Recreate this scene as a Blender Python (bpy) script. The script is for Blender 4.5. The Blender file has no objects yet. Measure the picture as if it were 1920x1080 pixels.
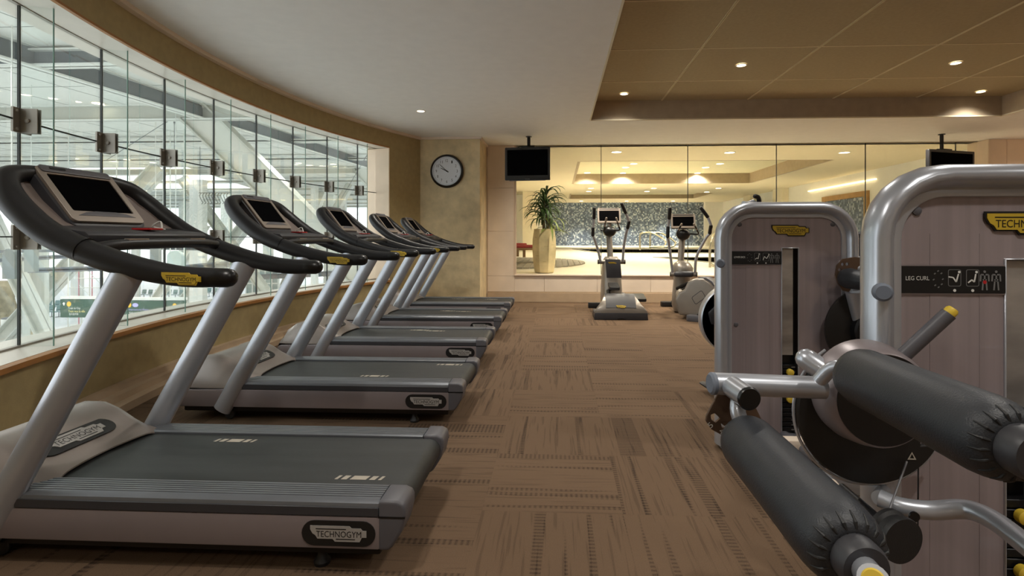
import bpy, bmesh, math, random
from mathutils import Vector, Matrix
from mathutils.geometry import tessellate_polygon
random.seed(7)
PI = math.pi
sc = bpy.context.scene
COL = sc.collection

# ------------------------------------------------------------------ camera
FPX = 990.0; YAW = math.atan(FPX / 20000.0); CXP = 1046 - FPX * math.tan(YAW); CYP = 445.0; EYE = 1.19
camd = bpy.data.cameras.new('camera'); cam = bpy.data.objects.new('camera', camd); COL.objects.link(cam)
camd.sensor_width = 36; camd.lens = FPX / 1920 * 36
camd.shift_x = -(CXP - 960) / 1920; camd.shift_y = -(540 - CYP) / 1920
camd.clip_end = 300; camd.clip_start = 0.05
cam.location = (0, 0, EYE); cam.rotation_euler = (PI / 2, 0, YAW)
sc.camera = cam

# ------------------------------------------------------------------ world, exposure
sc.view_settings.view_transform = 'Standard'; sc.view_settings.look = 'None'
sc.view_settings.exposure = 0.12; sc.view_settings.gamma = 1.0; sc.view_settings.use_curve_mapping = False
w = bpy.data.worlds.new('overcast_sky'); sc.world = w; w.use_nodes = True
bg = w.node_tree.nodes['Background']; bg.inputs[0].default_value = (0.93, 0.98, 1.0, 1); bg.inputs[1].default_value = 2.3
K = dict(gym_spot=55, gym_fill=92, pool_spot=185, pool_wash=620, term=2500, pier=60)

def lamp(kind, loc, power, color=(1, .86, .68), **kw):
    d = bpy.data.lights.new('lamp_light', kind); d.energy = power; d.color = color
    for k, v in kw.items(): setattr(d, k, v)
    o = bpy.data.objects.new('lamp_light', d); COL.objects.link(o); o.location = loc
    return o

# ------------------------------------------------------------------ helpers
def at(px, py, Y):
    """point of the world whose depth is Y, read off the photograph"""
    a = (px - CXP) / FPX; b = (CYP - py) / FPX; c, s = math.cos(YAW), math.sin(YAW)
    dx, dy = a * c - s, a * s + c
    t = Y / dy
    return Vector((dx * t, Y, EYE + b * t))
def atz(px, py, Z):
    a = (px - CXP) / FPX; b = (CYP - py) / FPX; c, s = math.cos(YAW), math.sin(YAW)
    t = (Z - EYE) / b
    return Vector(((a * c - s) * t, (a * s + c) * t, Z))
def lin(h):
    if isinstance(h, str):
        v = [int(h[i:i + 2], 16) / 255 for i in (0, 2, 4)]
        return tuple(x / 12.92 if x < .04045 else ((x + .055) / 1.055) ** 2.4 for x in v)
    return h

MATS = {}
def mat(name, color, rough=.5, metal=0., var=.06, vscale=8., bump=0., bscale=60., coat=0., spec=.5, emit=None, es=1., stretch=None):
    if name in MATS: return MATS[name]
    m = bpy.data.materials.new(name); m.use_nodes = True; nt = m.node_tree; N = nt.nodes; L = nt.links
    b = N['Principled BSDF']; c = lin(color)
    b.inputs['Roughness'].default_value = rough; b.inputs['Metallic'].default_value = metal
    b.inputs['Coat Weight'].default_value = coat; b.inputs['Specular IOR Level'].default_value = spec
    tc = N.new('ShaderNodeTexCoord'); src = tc.outputs['Object']
    if stretch:
        mp = N.new('ShaderNodeMapping'); mp.inputs['Scale'].default_value = stretch; L.new(src, mp.inputs[0]); src = mp.outputs[0]
    n = N.new('ShaderNodeTexNoise'); n.inputs['Scale'].default_value = vscale; n.inputs['Detail'].default_value = 4
    L.new(src, n.inputs['Vector'])
    r = N.new('ShaderNodeValToRGB'); r.color_ramp.elements[0].position = .3; r.color_ramp.elements[1].position = .7
    r.color_ramp.elements[0].color = tuple(x * (1 - var) for x in c) + (1,)
    r.color_ramp.elements[1].color = tuple(min(1, x * (1 + var)) for x in c) + (1,)
    L.new(n.outputs['Fac'], r.inputs[0]); L.new(r.outputs[0], b.inputs['Base Color'])
    if bump:
        n2 = N.new('ShaderNodeTexNoise'); n2.inputs['Scale'].default_value = bscale; n2.inputs['Detail'].default_value = 3
        L.new(src, n2.inputs['Vector'])
        bp = N.new('ShaderNodeBump'); bp.inputs['Strength'].default_value = bump; bp.inputs['Distance'].default_value = .01
        L.new(n2.outputs['Fac'], bp.inputs['Height']); L.new(bp.outputs[0], b.inputs['Normal'])
    if emit:
        b.inputs['Emission Color'].default_value = lin(emit) + (1,); b.inputs['Emission Strength'].default_value = es
    MATS[name] = m
    return m

def glass_mat(name, tint, refl=1.0):
    m = bpy.data.materials.new(name); m.use_nodes = True; nt = m.node_tree; N = nt.nodes; L = nt.links
    for n in list(N):
        if n.type != 'OUTPUT_MATERIAL': N.remove(n)
    out = [n for n in N if n.type == 'OUTPUT_MATERIAL'][0]
    t = N.new('ShaderNodeBsdfTransparent'); t.inputs[0].default_value = tint + (1,)
    g = N.new('ShaderNodeBsdfGlossy'); g.inputs['Roughness'].default_value = .01
    f = N.new('ShaderNodeFresnel'); f.inputs[0].default_value = 1.45
    mu = N.new('ShaderNodeMath'); mu.operation = 'MULTIPLY'; mu.inputs[1].default_value = refl; L.new(f.outputs[0], mu.inputs[0])
    mx = N.new('ShaderNodeMixShader'); L.new(mu.outputs[0], mx.inputs[0]); L.new(t.outputs[0], mx.inputs[1]); L.new(g.outputs[0], mx.inputs[2])
    L.new(mx.outputs[0], out.inputs[0]); MATS[name] = m
    return m

class G:
    def __init__(s): s.bm = bmesh.new()
    def face(s, vs):
        try: return s.bm.faces.new(vs)
        except ValueError: return None
    def box(s, x0, x1, y0, y1, z0, z1, M=None):
        P = [Vector(p) for p in [(x0, y0, z0), (x1, y0, z0), (x1, y1, z0), (x0, y1, z0), (x0, y0, z1), (x1, y0, z1), (x1, y1, z1), (x0, y1, z1)]]
        if M: P = [M @ p for p in P]
        v = [s.bm.verts.new(p) for p in P]
        for f in [(3, 2, 1, 0), (4, 5, 6, 7), (0, 1, 5, 4), (1, 2, 6, 5), (2, 3, 7, 6), (3, 0, 4, 7)]: s.face([v[i] for i in f])
        return s
    def prism(s, pts, o, u, v, n, d, holes=()):
        """polygon pts (2-D) in the frame o,u,v extruded by d along n; holes cut through"""
        o, u, v, n = Vector(o), Vector(u), Vector(v), Vector(n)
        loops = [list(pts)] + [list(h) for h in holes]
        flat = [p for l in loops for p in l]
        A = [s.bm.verts.new(o + u * p[0] + v * p[1]) for p in flat]
        B = [s.bm.verts.new(o + u * p[0] + v * p[1] + n * d) for p in flat]
        if len(loops) == 1 and len(pts) < 400:
            s.face(A[::-1]); s.face(B)
        else:
            tris = tessellate_polygon([[Vector((p[0], p[1], 0)) for p in l] for l in loops])
            for t in tris:
                s.face([A[i] for i in t]); s.face([B[i] for i in t])
        k = 0
        for l in loops:
            m = len(l)
            for i in range(m):
                j = (i + 1) % m
                s.face([A[k + i], A[k + j], B[k + j], B[k + i]])
            k += m
        return s
    def tube(s, pts, r, seg=16, sub=6, cap='flat', ref=None, close=False):
        """swept tube through pts (smoothed); r number, list, or list of (ra, rb)"""
        P = [Vector(p) for p in pts]; n = len(P)
        R = [r] * n if not isinstance(r, (list, tuple)) else list(r)
        R = [(q, q) if not isinstance(q, (list, tuple)) else q for q in R]
        if n == 2 or sub == 1: Q, RR = P, R
        else:
            Q, RR = [], []
            for i in range(n - 1):
                p0 = P[i - 1] if i else P[0] * 2 - P[1]; p1 = P[i]; p2 = P[i + 1]; p3 = P[i + 2] if i + 2 < n else P[-1] * 2 - P[-2]
                for k in range(sub):
                    t = k / sub
                    Q.append(.5 * ((2 * p1) + (p2 - p0) * t + (2 * p0 - 5 * p1 + 4 * p2 - p3) * t * t + (3 * p1 - p0 - 3 * p2 + p3) * t ** 3))
                    RR.append(tuple(R[i][q] * (1 - t) + R[i + 1][q] * t for q in (0, 1)))
            Q.append(P[-1]); RR.append(R[-1])
        if cap == 'round':
            d0 = (Q[0] - Q[1]).normalized(); d1 = (Q[-1] - Q[-2]).normalized()
            a = []; b = []
            for ang in (80, 55, 30):
                sn, cs = math.sin(math.radians(ang)), math.cos(math.radians(ang))
                a.append((Q[0] + d0 * RR[0][0] * sn, tuple(x * cs for x in RR[0])))
                b.append((Q[-1] + d1 * RR[-1][0] * sn, tuple(x * cs for x in RR[-1])))
            Q = [x[0] for x in a] + Q + [x[0] for x in b[::-1]]; RR = [x[1] for x in a] + RR + [x[1] for x in b[::-1]]
        m = len(Q); rings = []
        T = [(Q[min(i + 1, m - 1)] - Q[max(i - 1, 0)]).normalized() for i in range(m)]
        up = Vector(ref) if ref else (Vector((0, 0, 1)) if abs(T[0].z) < .9 else Vector((0, 1, 0)))
        for i in range(m):
            if ref: up = Vector(ref)
            x = up - T[i] * up.dot(T[i]); x.normalize(); up = x; y = T[i].cross(x)
            rings.append([s.bm.verts.new(Q[i] + x * math.cos(2 * PI * k / seg) * RR[i][0] + y * math.sin(2 * PI * k / seg) * RR[i][1]) for k in range(seg)])
        for i in range(m - 1):
            for k in range(seg):
                j = (k + 1) % seg
                s.face([rings[i][k], rings[i][j], rings[i + 1][j], rings[i + 1][k]])
        s.face(rings[0][::-1]); s.face(rings[-1])
        return s
    def lathe(s, prof, o=(0, 0, 0), axis=(0, 0, 1), seg=24, sx=1, sy=1):
        """profile [(radius, height)] turned about axis through o"""
        o = Vector(o); a = Vector(axis).normalized(); x = (Vector((1, 0, 0)) if abs(a.x) < .9 else Vector((0, 1, 0))); x = (x - a * x.dot(a)).normalized(); y = a.cross(x)
        rings = []
        for r, h in prof:
            rings.append([s.bm.verts.new(o + a * h + (x * math.cos(2 * PI * k / seg) * sx + y * math.sin(2 * PI * k / seg) * sy) * max(r, 1e-4)) for k in range(seg)])
        for i in range(len(rings) - 1):
            for k in range(seg):
                j = (k + 1) % seg
                s.face([rings[i][k], rings[i][j], rings[i + 1][j], rings[i + 1][k]])
        s.face(rings[0][::-1]); s.face(rings[-1])
        return s
    def grid(s, P, closed=False):
        V = [[s.bm.verts.new(p) for p in row] for row in P]
        for i in range(len(V) - 1):
            for j in range(len(V[0]) - 1): s.face([V[i][j], V[i][j + 1], V[i + 1][j + 1], V[i + 1][j]])
        return V
    def sheet(s, P, off):
        """grid P with thickness given by vector off"""
        off = Vector(off); A = s.grid(P); B = s.grid([[Vector(p) + off for p in row][::1] for row in P])
        for f in list(s.bm.faces)[-(len(P) - 1) * (len(P[0]) - 1):]: f.normal_flip()
        n, m = len(P), len(P[0])
        ring = [(0, j) for j in range(m)] + [(i, m - 1) for i in range(1, n)] + [(n - 1, j) for j in range(m - 2, -1, -1)] + [(i, 0) for i in range(n - 2, 0, -1)]
        for k in range(len(ring)):
            a, b = ring[k], ring[(k + 1) % len(ring)]
            s.face([A[b[0]][b[1]], A[a[0]][a[1]], B[a[0]][a[1]], B[b[0]][b[1]]])
        return s
    def text(s, string, o, u, v, width, height=None, n=None, thick=0.0):
        """flat lettering; o = centre, u = reading direction, v = up"""
        V, F = text_data(string)
        xs = [p[0] for p in V]; ys = [p[1] for p in V]; W = max(xs) - min(xs); H = max(ys) - min(ys)
        sx = width / W; sy = (height / H) if height else sx
        mx, my = (max(xs) + min(xs)) / 2, (max(ys) + min(ys)) / 2
        o, u, v = Vector(o), Vector(u), Vector(v)
        vs = [s.bm.verts.new(o + u * (p[0] - mx) * sx + v * (p[1] - my) * sy) for p in V]
        for f in F: s.face([vs[i] for i in f])
        return s
    def obj(s, name, m, parent=None, bevel=0., seg=2, smooth=True, ang=38, label=None, cat=None, group=None, kind=None, loc=None, norm=True):
        bm = s.bm
        if norm: bmesh.ops.recalc_face_normals(bm, faces=bm.faces)
        if bevel:
            ed = [e for e in bm.edges if len(e.link_faces) == 2 and e.calc_face_angle(0) > math.radians(40)]
            bmesh.ops.bevel(bm, geom=ed, offset=bevel, segments=seg, profile=.6, affect='EDGES', clamp_overlap=True)
        if smooth:
            for f in bm.faces: f.smooth = True
            for e in bm.edges:
                if len(e.link_faces) == 2 and e.calc_face_angle(0) > math.radians(ang): e.smooth = False
        me = bpy.data.meshes.new(name); bm.to_mesh(me); bm.free(); me.materials.append(m)
        o = bpy.data.objects.new(name, me); COL.objects.link(o)
        if parent: o.parent = parent
        if loc: o.location = loc
        tag(o, label, cat, group, kind)
        return o

TXT = {}
def text_data(string):
    if string in TXT: return TXT[string]
    cu = bpy.data.curves.new('lettering', 'FONT'); cu.body = string; cu.size = 1; cu.resolution_u = 3
    o = bpy.data.objects.new('lettering', cu); COL.objects.link(o)
    dg = bpy.context.evaluated_depsgraph_get(); dg.update()
    me = bpy.data.meshes.new_from_object(o.evaluated_get(dg))
    V = [tuple(v.co) for v in me.vertices]; F = [tuple(p.vertices) for p in me.polygons]
    bpy.data.objects.remove(o); bpy.data.curves.remove(cu); bpy.data.meshes.remove(me)
    TXT[string] = (V, F)
    return TXT[string]

def tag(o, label=None, cat=None, group=None, kind=None):
    if label: o['label'] = label
    if cat: o['category'] = cat
    if group: o['group'] = group
    if kind: o['kind'] = kind
    return o
def thing(name, label, cat, loc=(0, 0, 0), rz=0., group=None, kind=None):
    o = bpy.data.objects.new(name, None); COL.objects.link(o); o.location = loc; o.rotation_euler = (0, 0, rz)
    o.empty_display_size = .1
    return tag(o, label, cat, group, kind)
def dup(o, loc=None, rz=None, label=None, parent=None):
    c = o.copy(); COL.objects.link(c)
    if parent: c.parent = parent
    if loc is not None: c.location = loc
    if rz is not None: c.rotation_euler = (0, 0, rz)
    if label: c['label'] = label
    for ch in list(o.children): dup(ch, parent=c)
    return c
def rrect(w, h, r, n=6, cx=0, cy=0):
    P = []
    for (sx, sy, a0) in ((1, 1, 0), (-1, 1, 90), (-1, -1, 180), (1, -1, 270)):
        for k in range(n + 1):
            a = math.radians(a0 + 90 * k / n)
            P.append((cx + sx * (w / 2 - r) + r * math.cos(a), cy + sy * (h / 2 - r) + r * math.sin(a)))
    return P
def circ(r, n=24, cx=0, cy=0): return [(cx + r * math.cos(2 * PI * k / n), cy + r * math.sin(2 * PI * k / n)) for k in range(n)]
X_, Y_, Z_ = Vector((1, 0, 0)), Vector((0, 1, 0)), Vector((0, 0, 1))

# ------------------------------------------------------------------ materials
M_silver = mat('silver_paint', 'AEB2BA', .34, .55, var=.03, coat=.3)
M_silver2 = mat('satin_silver', 'B6BAC2', .30, .6, var=.03, coat=.4)
M_hood = mat('warm_silver_plastic', '8F8680', .38, .25, var=.03)
M_side = mat('mauve_silver_panel', '8E8587', .35, .35, var=.03)
M_rub = mat('black_rubber', '1D1D1E', .5, 0, var=.12, bump=.08, bscale=300)
M_grip = mat('charcoal_grip', '19191B', .42, 0, var=.08, spec=.4)
M_dark = mat('dark_grey_plastic', '36363A', .45, 0, var=.05)
M_mid = mat('mid_grey_plastic', '57565B', .42, 0, var=.05)
M_blk = mat('black_plastic', '0C0C0D', .35, 0, var=.1)
M_scr = mat('black_screen', '0C0C0D', .5, 0, var=.1, spec=0.)
M_belt = mat('running_belt', '262828', .55, 0, var=.25, vscale=5, bump=.12, bscale=400, stretch=(.4, 3, 1))
M_rail = mat('ribbed_step_rail', '6E7176', .38, .45, var=.06)
M_shell = mat('console_shell', '7C706A', .5, .1, var=.06)
M_frame = mat('champagne_frame', '94897E', .4, .35, var=.04)
M_red = mat('red_key', 'B21F22', .5)
M_mark = mat('belt_print', 'A9A092', .7)
M_badge = mat('badge_black', '151516', .4)
M_badgep = mat('badge_silver', 'A7A4A0', .4, .2)
M_yel = mat('badge_yellow', 'BDA02C', .5)
M_yelp = mat('yellow_cap', 'D8B93C', .5)
M_ink = mat('ink_black', '0A0A0A', .5)
M_wht = mat('white_print', 'D8D8D4', .6)
M_gry = mat('grey_print', '6E6E6E', .6)
M_leather = mat('black_vinyl_roller', '2A2D32', .45, 0, var=.08, vscale=20, bump=.15, bscale=350)
M_gold = mat('gold_plaster', 'D0BC94', .5, .1, var=.18, vscale=5, bump=.25, bscale=16)
M_wall = mat('olive_tan_wallcover', 'A9976C', .75, 0, var=.07, vscale=14, bump=.1, bscale=90)
M_stone = mat('cream_stone', 'E4D4C2', .55, 0, var=.06, vscale=3)
M_stone2 = mat('peach_stone', 'E6CFB6', .55, 0, var=.06, vscale=3)
M_base = mat('cream_baseboard', 'B7A085', .6, 0, var=.05)
M_sill = mat('white_sill', 'D9D3C6', .35, 0, var=.03)
M_wood = mat('amber_wood_edge', 'A9743A', .5, 0, var=.15, vscale=30, stretch=(1, .1, 1))
M_ceil = mat('white_ceiling_paint', 'EAE8E4', .8, 0, var=.02)
M_ceilw = mat('warm_ceiling_paint', 'E0D6BC', .8, 0, var=.02)
M_tan = mat('tan_ceiling_panel', 'AC9D7C', .8, 0, var=.05, vscale=30, bump=.05, bscale=200)
M_grid = mat('ceiling_grid', 'D6C9A4', .6)
M_cof = mat('taupe_coffer_side', 'B2A189', .8)
M_lens = mat('lamp_lens', 'FFF4DC', .5, emit='FFF1D6', es=9)
M_rim = mat('lamp_rim', 'E9E3D4', .5)
M_clamp = mat('brushed_steel_clamp', '9A948A', .45, .45, var=.1)
M_seal = mat('dark_glass_seal', '1F2420', .5)
M_edge = mat('green_glass_edge', '7FA79C', .2, 0)
M_steel = mat('polished_steel_tube', 'C9C4B4', .2, .9)
GL = glass_mat('clear_glass', (.975, .985, .98), .35)
GLF = glass_mat('fin_glass', (.965, .985, .98), .35)
GLP = glass_mat('interior_glass', (.98, .985, .96), .35)
# ------------------------------------------------------------------ carpet
def carpet_mat():
    m = bpy.data.materials.new('carpet'); m.use_nodes = True; nt = m.node_tree; N = nt.nodes; L = nt.links; b = N['Principled BSDF']
    b.inputs['Roughness'].default_value = .95; b.inputs['Specular IOR Level'].default_value = .15
    tc = N.new('ShaderNodeTexCoord'); oi = N.new('ShaderNodeObjectInfo'); sp = N.new('ShaderNodeSeparateXYZ'); L.new(tc.outputs['Object'], sp.inputs[0])
    def math_(op, a, bb=None):
        n = N.new('ShaderNodeMath'); n.operation = op
        for i, q in enumerate((a, bb)):
            if q is None: continue
            if isinstance(q, (int, float)): n.inputs[i].default_value = q
            else: L.new(q, n.inputs[i])
        return n.outputs[0]
    off = math_('MULTIPLY', oi.outputs['Random'], 97.)
    cb = N.new('ShaderNodeCombineXYZ'); L.new(math_('ADD', sp.outputs[0], off), cb.inputs[0]); L.new(math_('MULTIPLY', sp.outputs[1], .04), cb.inputs[1]); L.new(off, cb.inputs[2])
    def noise(scale, det=2, vec=None):
        n = N.new('ShaderNodeTexNoise'); n.inputs['Scale'].default_value = scale; n.inputs['Detail'].default_value = det
        L.new(vec or cb.outputs[0], n.inputs['Vector']); return n.outputs['Fac']
    def ramp(f, stops):
        r = N.new('ShaderNodeValToRGB'); e = r.color_ramp.elements
        e[0].position, e[0].color = stops[0][0], (stops[0][1],) * 3 + (1,); e[1].position, e[1].color = stops[1][0], (stops[1][1],) * 3 + (1,)
        L.new(f, r.inputs[0]); return r.outputs[0]
    cb2 = N.new('ShaderNodeCombineXYZ'); L.new(math_('ADD', sp.outputs[0], off), cb2.inputs[0]); L.new(math_('MULTIPLY', sp.outputs[1], .02), cb2.inputs[1]); L.new(off, cb2.inputs[2])
    bands = ramp(noise(15, 1, cb2.outputs[0]), [(.575, 0), (.605, 1)])
    fine = ramp(noise(75, 1, cb.outputs[0]), [(.56, 0), (.66, 1)])
    ribs = math_('SINE', math_('MULTIPLY', sp.outputs[1], 270.)); ribs = math_('ADD', math_('MULTIPLY', ribs, .42), .58)
    pile = noise(420, 1, tc.outputs['Object'])
    dark = math_('ADD', math_('MULTIPLY', math_('MULTIPLY', bands, ribs), .55), math_('MULTIPLY', fine, .32))
    dark = math_('ADD', dark, math_('MULTIPLY', math_('SUBTRACT', pile, .5), 1.7))
    dark = math_('ADD', dark, math_('MULTIPLY', math_('SUBTRACT', oi.outputs['Random'], .5), .12))
    mx = N.new('ShaderNodeMix'); mx.data_type = 'RGBA'; mx.clamp_factor = True; L.new(dark, mx.inputs[0])
    mx.inputs[6].default_value = lin('705B48') + (1,); mx.inputs[7].default_value = lin('2E241D') + (1,)
    L.new(mx.outputs[2], b.inputs['Base Color'])
    bp = N.new('ShaderNodeBump'); bp.inputs['Strength'].default_value = .5; bp.inputs['Distance'].default_value = .004
    L.new(math_('SUBTRACT', pile, math_('MULTIPLY', bands, .5)), bp.inputs['Height']); L.new(bp.outputs[0], b.inputs['Normal'])
    return m
M_car = carpet_mat()
M_sub = mat('subfloor', '3B2B1F', .9)
floor = G().box(-3.9, 11, -3, 9.9, -.3, -.006).obj('floor', M_sub, kind='structure', smooth=False)
T = .61
g = G().box(-T / 2 + .0002, T / 2 - .0002, -T / 2 + .0002, T / 2 - .0002, -.006, 0)
tile0 = g.obj('carpet_tile', M_car, floor, smooth=False)
def stuff_tile(x0, x1, y0, y1):
    return G().box(x0, x1, y0, y1, -.006, 0).obj('carpet', M_car, floor, smooth=False, kind='stuff')
# tile grid lines read off the photo: a column line at x=-.33, a row line at y=4.14
x_l, y_l = -.33, atz(1000, 731, 0).y
cols = range(-5, 8); rows = range(-5, 10); first = True
rr = random.Random(3)
for i in cols:
    for j in rows:
        cx, cy = x_l + (i + .5) * T, y_l + (j + .5) * T
        if cy + T / 2 > 9.72: continue
        t = tile0 if first else tile0.copy()
        if not first: COL.objects.link(t); t.parent = floor
        first = False
        t.location = (cx, cy, 0)
        t.rotation_euler = (0, 0, rr.choice([0, PI]) + (PI / 2 if rr.random() < .55 else 0))
yt = y_l + 10 * T
if yt > 9.72: yt -= T
stuff_tile(x_l - 5 * T, x_l + 8 * T, yt, 9.72)
stuff_tile(x_l + 8 * T, 9, -2, 9.72)
stuff_tile(-3.4, x_l - 5 * T, .5, 9.2)
stuff_tile(x_l - 5 * T, x_l + 8 * T, -3, y_l - 5 * T)

# ------------------------------------------------------------------ curved window wall
R_A, CX_A, CY_A = 8.2, 4.93, 5.1
def path(Y, d=0.):
    Yc = max(Y, 2.3)
    X = CX_A - math.sqrt(R_A ** 2 - (Yc - CY_A) ** 2)
    nx, ny = (X - CX_A) / R_A, (Yc - CY_A) / R_A
    if Y < 2.3:
        tx, ty = -ny, nx                      # tangent
        k = (Y - 2.3) / ty; X += tx * k; return Vector((X + nx * d, Y + ny * d))
    return Vector((X + nx * d, Yc + ny * d))
def sweep(g, prof, y0, y1, n=28):
    rings = []
    for i in range(n + 1):
        Y = y0 + (y1 - y0) * i / n
        rings.append([g.bm.verts.new((*path(Y, d), z)) for d, z in prof])
    m = len(prof)
    for i in range(n):
        for k in range(m): g.face([rings[i][k], rings[i][(k + 1) % m], rings[i + 1][(k + 1) % m], rings[i + 1][k]])
    g.face(rings[0][::-1]); g.face(rings[-1])
    return g
ZS, ZH, ZC, ZT = .52, 2.60, 2.89, 3.17
YJ = 8.22                                      # right jamb of the curved window
g = G(); sweep(g, [(0, 0), (0, .485), (.45, .485), (.45, -.3), (.3, -.3), (.3, 0)], .9, YJ)
sweep(g, [(0, ZH + .015), (0, ZC), (.45, ZC + .1), (.45, ZH + .03), (.3, ZH + .015)], .9, YJ)
sweep(g, [(0, 0), (0, ZC), (.45, ZC), (.45, 0)], YJ, 8.93, 4)
g.obj('wall_left', M_wall, kind='structure', ang=50)
g = G(); sweep(g, [(.02, ZS - .02), (.02, ZS), (.5, ZS), (.5, ZS - .03)], .9, YJ)
sweep(g, [(.015, ZH + .012), (.015, ZH + .0), (.45, ZH + .02), (.45, ZH + .028)], .9, YJ)
g.obj('trim_1', M_sill, kind='structure', ang=50)
g = G(); sweep(g, [(-.03, ZS - .034), (-.03, ZS - .004), (.03, ZS - .001), (.03, ZS - .034)], .9, YJ)
sweep(g, [(-.006, ZH - .0), (-.006, ZH + .016), (.02, ZH + .016), (.02, ZH)], .9, YJ)
g.obj('trim_2', M_wood, kind='structure', ang=50)
g = G(); sweep(g, [(-.045, ZC - .035), (-.045, ZC), (0, ZC), (0, ZC - .04)], .9, 8.9)
g.box(-2.46, -1.29, 8.845, 8.9, ZC - .035, ZC); g.box(-1.33, -1.285, 8.85, 9.73, ZC - .035, ZC)
g.obj('trim_3', M_stone, kind='structure', ang=50)
g = G(); sweep(g, [(-.16, 0), (-.16, .055), (-.15, .06), (-.10, .062), (-.095, .105), (-.05, .11), (-.045, .15), (0, .155), (0, 0)], .9, 8.85)
g.obj('baseboard_left', M_base, kind='structure', ang=30)
# jamb facing at the end of the window
a = path(YJ - .004, -.004); b_ = path(YJ - .004, .44)
g = G(); u = Vector((b_.x - a.x, b_.y - a.y, 0)); L_ = u.length; u.normalize()
g.prism([(0, ZS), (L_, ZS), (L_, ZH), (0, ZH)], (a.x, a.y, 0), u, Z_, u.cross(Z_) * -1, .02)
g.obj('trim_4', M_stone2, kind='structure')

def invert(px, d):
    lo, hi = 1.0, 9.0                          # find Y of path(.,d) seen at column px
    def col(Y):
        p = path(Y, d); c, s = math.cos(YAW), math.sin(YAW)
        return CXP + FPX * (p.x * c + p.y * s) / (-p.x * s + p.y * c)
    for _ in range(50):
        m = (lo + hi) / 2
        if col(m) < px: lo = m
        else: hi = m
    return m
DG = .26
JY = [invert(p, DG) for p in (38, 192, 310, 402, 481.5, 550, 614, 671)] + [YJ]
JY = [JY[0] - (JY[1] - JY[0])] + JY
win = thing('window_1', None, None, kind='structure')
for i in range(len(JY) - 1):
    for z0, z1 in ((ZS, 1.19), (1.196, 1.90), (1.906, ZH + .02)):
        g = G(); P = []
        for k in range(4):
            p = path(JY[i] + .004 + (JY[i + 1] - JY[i] - .008) * k / 3, DG); q = path(JY[i] + .004 + (JY[i + 1] - JY[i] - .008) * k / 3, DG + .012)
            P.append((p, q))
        rg = [[g.bm.verts.new((p.x, p.y, z0)), g.bm.verts.new((p.x, p.y, z1)), g.bm.verts.new((q.x, q.y, z1)), g.bm.verts.new((q.x, q.y, z0))] for p, q in P]
        for a_, b2 in zip(rg, rg[1:]):
            for k in range(4): g.face([a_[k], a_[(k + 1) % 4], b2[(k + 1) % 4], b2[k]])
        g.face(rg[0][::-1]); g.face(rg[-1])
        g.obj('glass_pane', GL, win, smooth=False)
for i, Y in enumerate(JY[:-1]):
    p = path(Y, DG); n = (path(Y, DG + 1) - p); q = p - n * .175
    d = Vector((-n.y, n.x)) * .006
    # fin: thin glass blade with its own green front edge
    g = G(); g.prism([(-.0042, 0), (.0042, 0), (.0042, ZH - ZS + .01), (-.0042, ZH - ZS + .01)], (q.x, q.y, ZS), Vector((d.x, d.y, 0)).normalized(), Z_, Vector((n.x, n.y, 0)), .17)
    fin = g.obj('glass_fin', GLF, win, smooth=False)
    g = G(); g.prism([(-.0045, 0), (.0045, 0), (.0045, ZH - ZS + .01), (-.0045, ZH - ZS + .01)], (q.x, q.y, ZS), Vector((d.x, d.y, 0)).normalized(), Z_, Vector((n.x, n.y, 0)), -.004)
    g.obj('polished_edge', M_edge, fin, smooth=False)
    g = G(); g.prism([(-.005, 0), (.005, 0), (.005, ZH - ZS + .01), (-.005, ZH - ZS + .01)], (p.x, p.y, ZS), Vector((d.x, d.y, 0)).normalized(), Z_, Vector((n.x, n.y, 0)), .014)
    g.obj('glass_seal', M_seal, win, smooth=False)
    for zc in (1.90, 1.19):
        g = G(); U = Vector((d.x, d.y, 0)).normalized(); Nn = Vector((n.x, n.y, 0))
        g.prism(rrect(.15, .15, .004, 1), (p.x, p.y, zc), U, Z_, Nn, -.012)       # plate on the pane
        g.prism([(0, -.075), (.10, -.075), (.10, .075), (0, .075)], Vector((p.x, p.y, zc)) + U * .010, -Nn, Z_, U, .008)
        g.prism([(0, -.075), (.10, -.075), (.10, .075), (0, .075)], Vector((p.x, p.y, zc)) - U * .018, -Nn, Z_, U, .008)
        for sx in (-.055, .055):
            for sz in (-.055, .055): g.lathe([(.008, 0), (.008, .012), (.004, .014)], Vector((p.x, p.y, zc + sz)) + U * sx - Nn * .012, -Nn, 10)
        for sgn in (1, -1): g.lathe([(.014, 0), (.014, .008), (.008, .012)], Vector((p.x, p.y, zc)) - Nn * .05 + U * sgn * .018, U * sgn, 12)
        g.obj('clamp', M_clamp, win)
for zc, r in ((1.903, .006), (1.193, .004)):
    g = G(); pts = [(*path(Y, DG - .004), zc) for Y in [JY[0] + (YJ - JY[0]) * k / 30 for k in range(31)]]
    g.tube(pts, r, 6, 1); g.obj('joint_line', M_seal, win)
g = G(); sweep(g, [(DG - .01, ZS), (DG - .01, ZS + .012), (DG + .02, ZS + .012), (DG + .02, ZS)], 1, YJ - .01)
sweep(g, [(DG - .008, ZH + .006), (DG - .008, ZH + .03), (DG + .02, ZH + .03), (DG + .02, ZH + .006)], 1, YJ - .01)
g.obj('channel', M_clamp, win)

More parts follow.
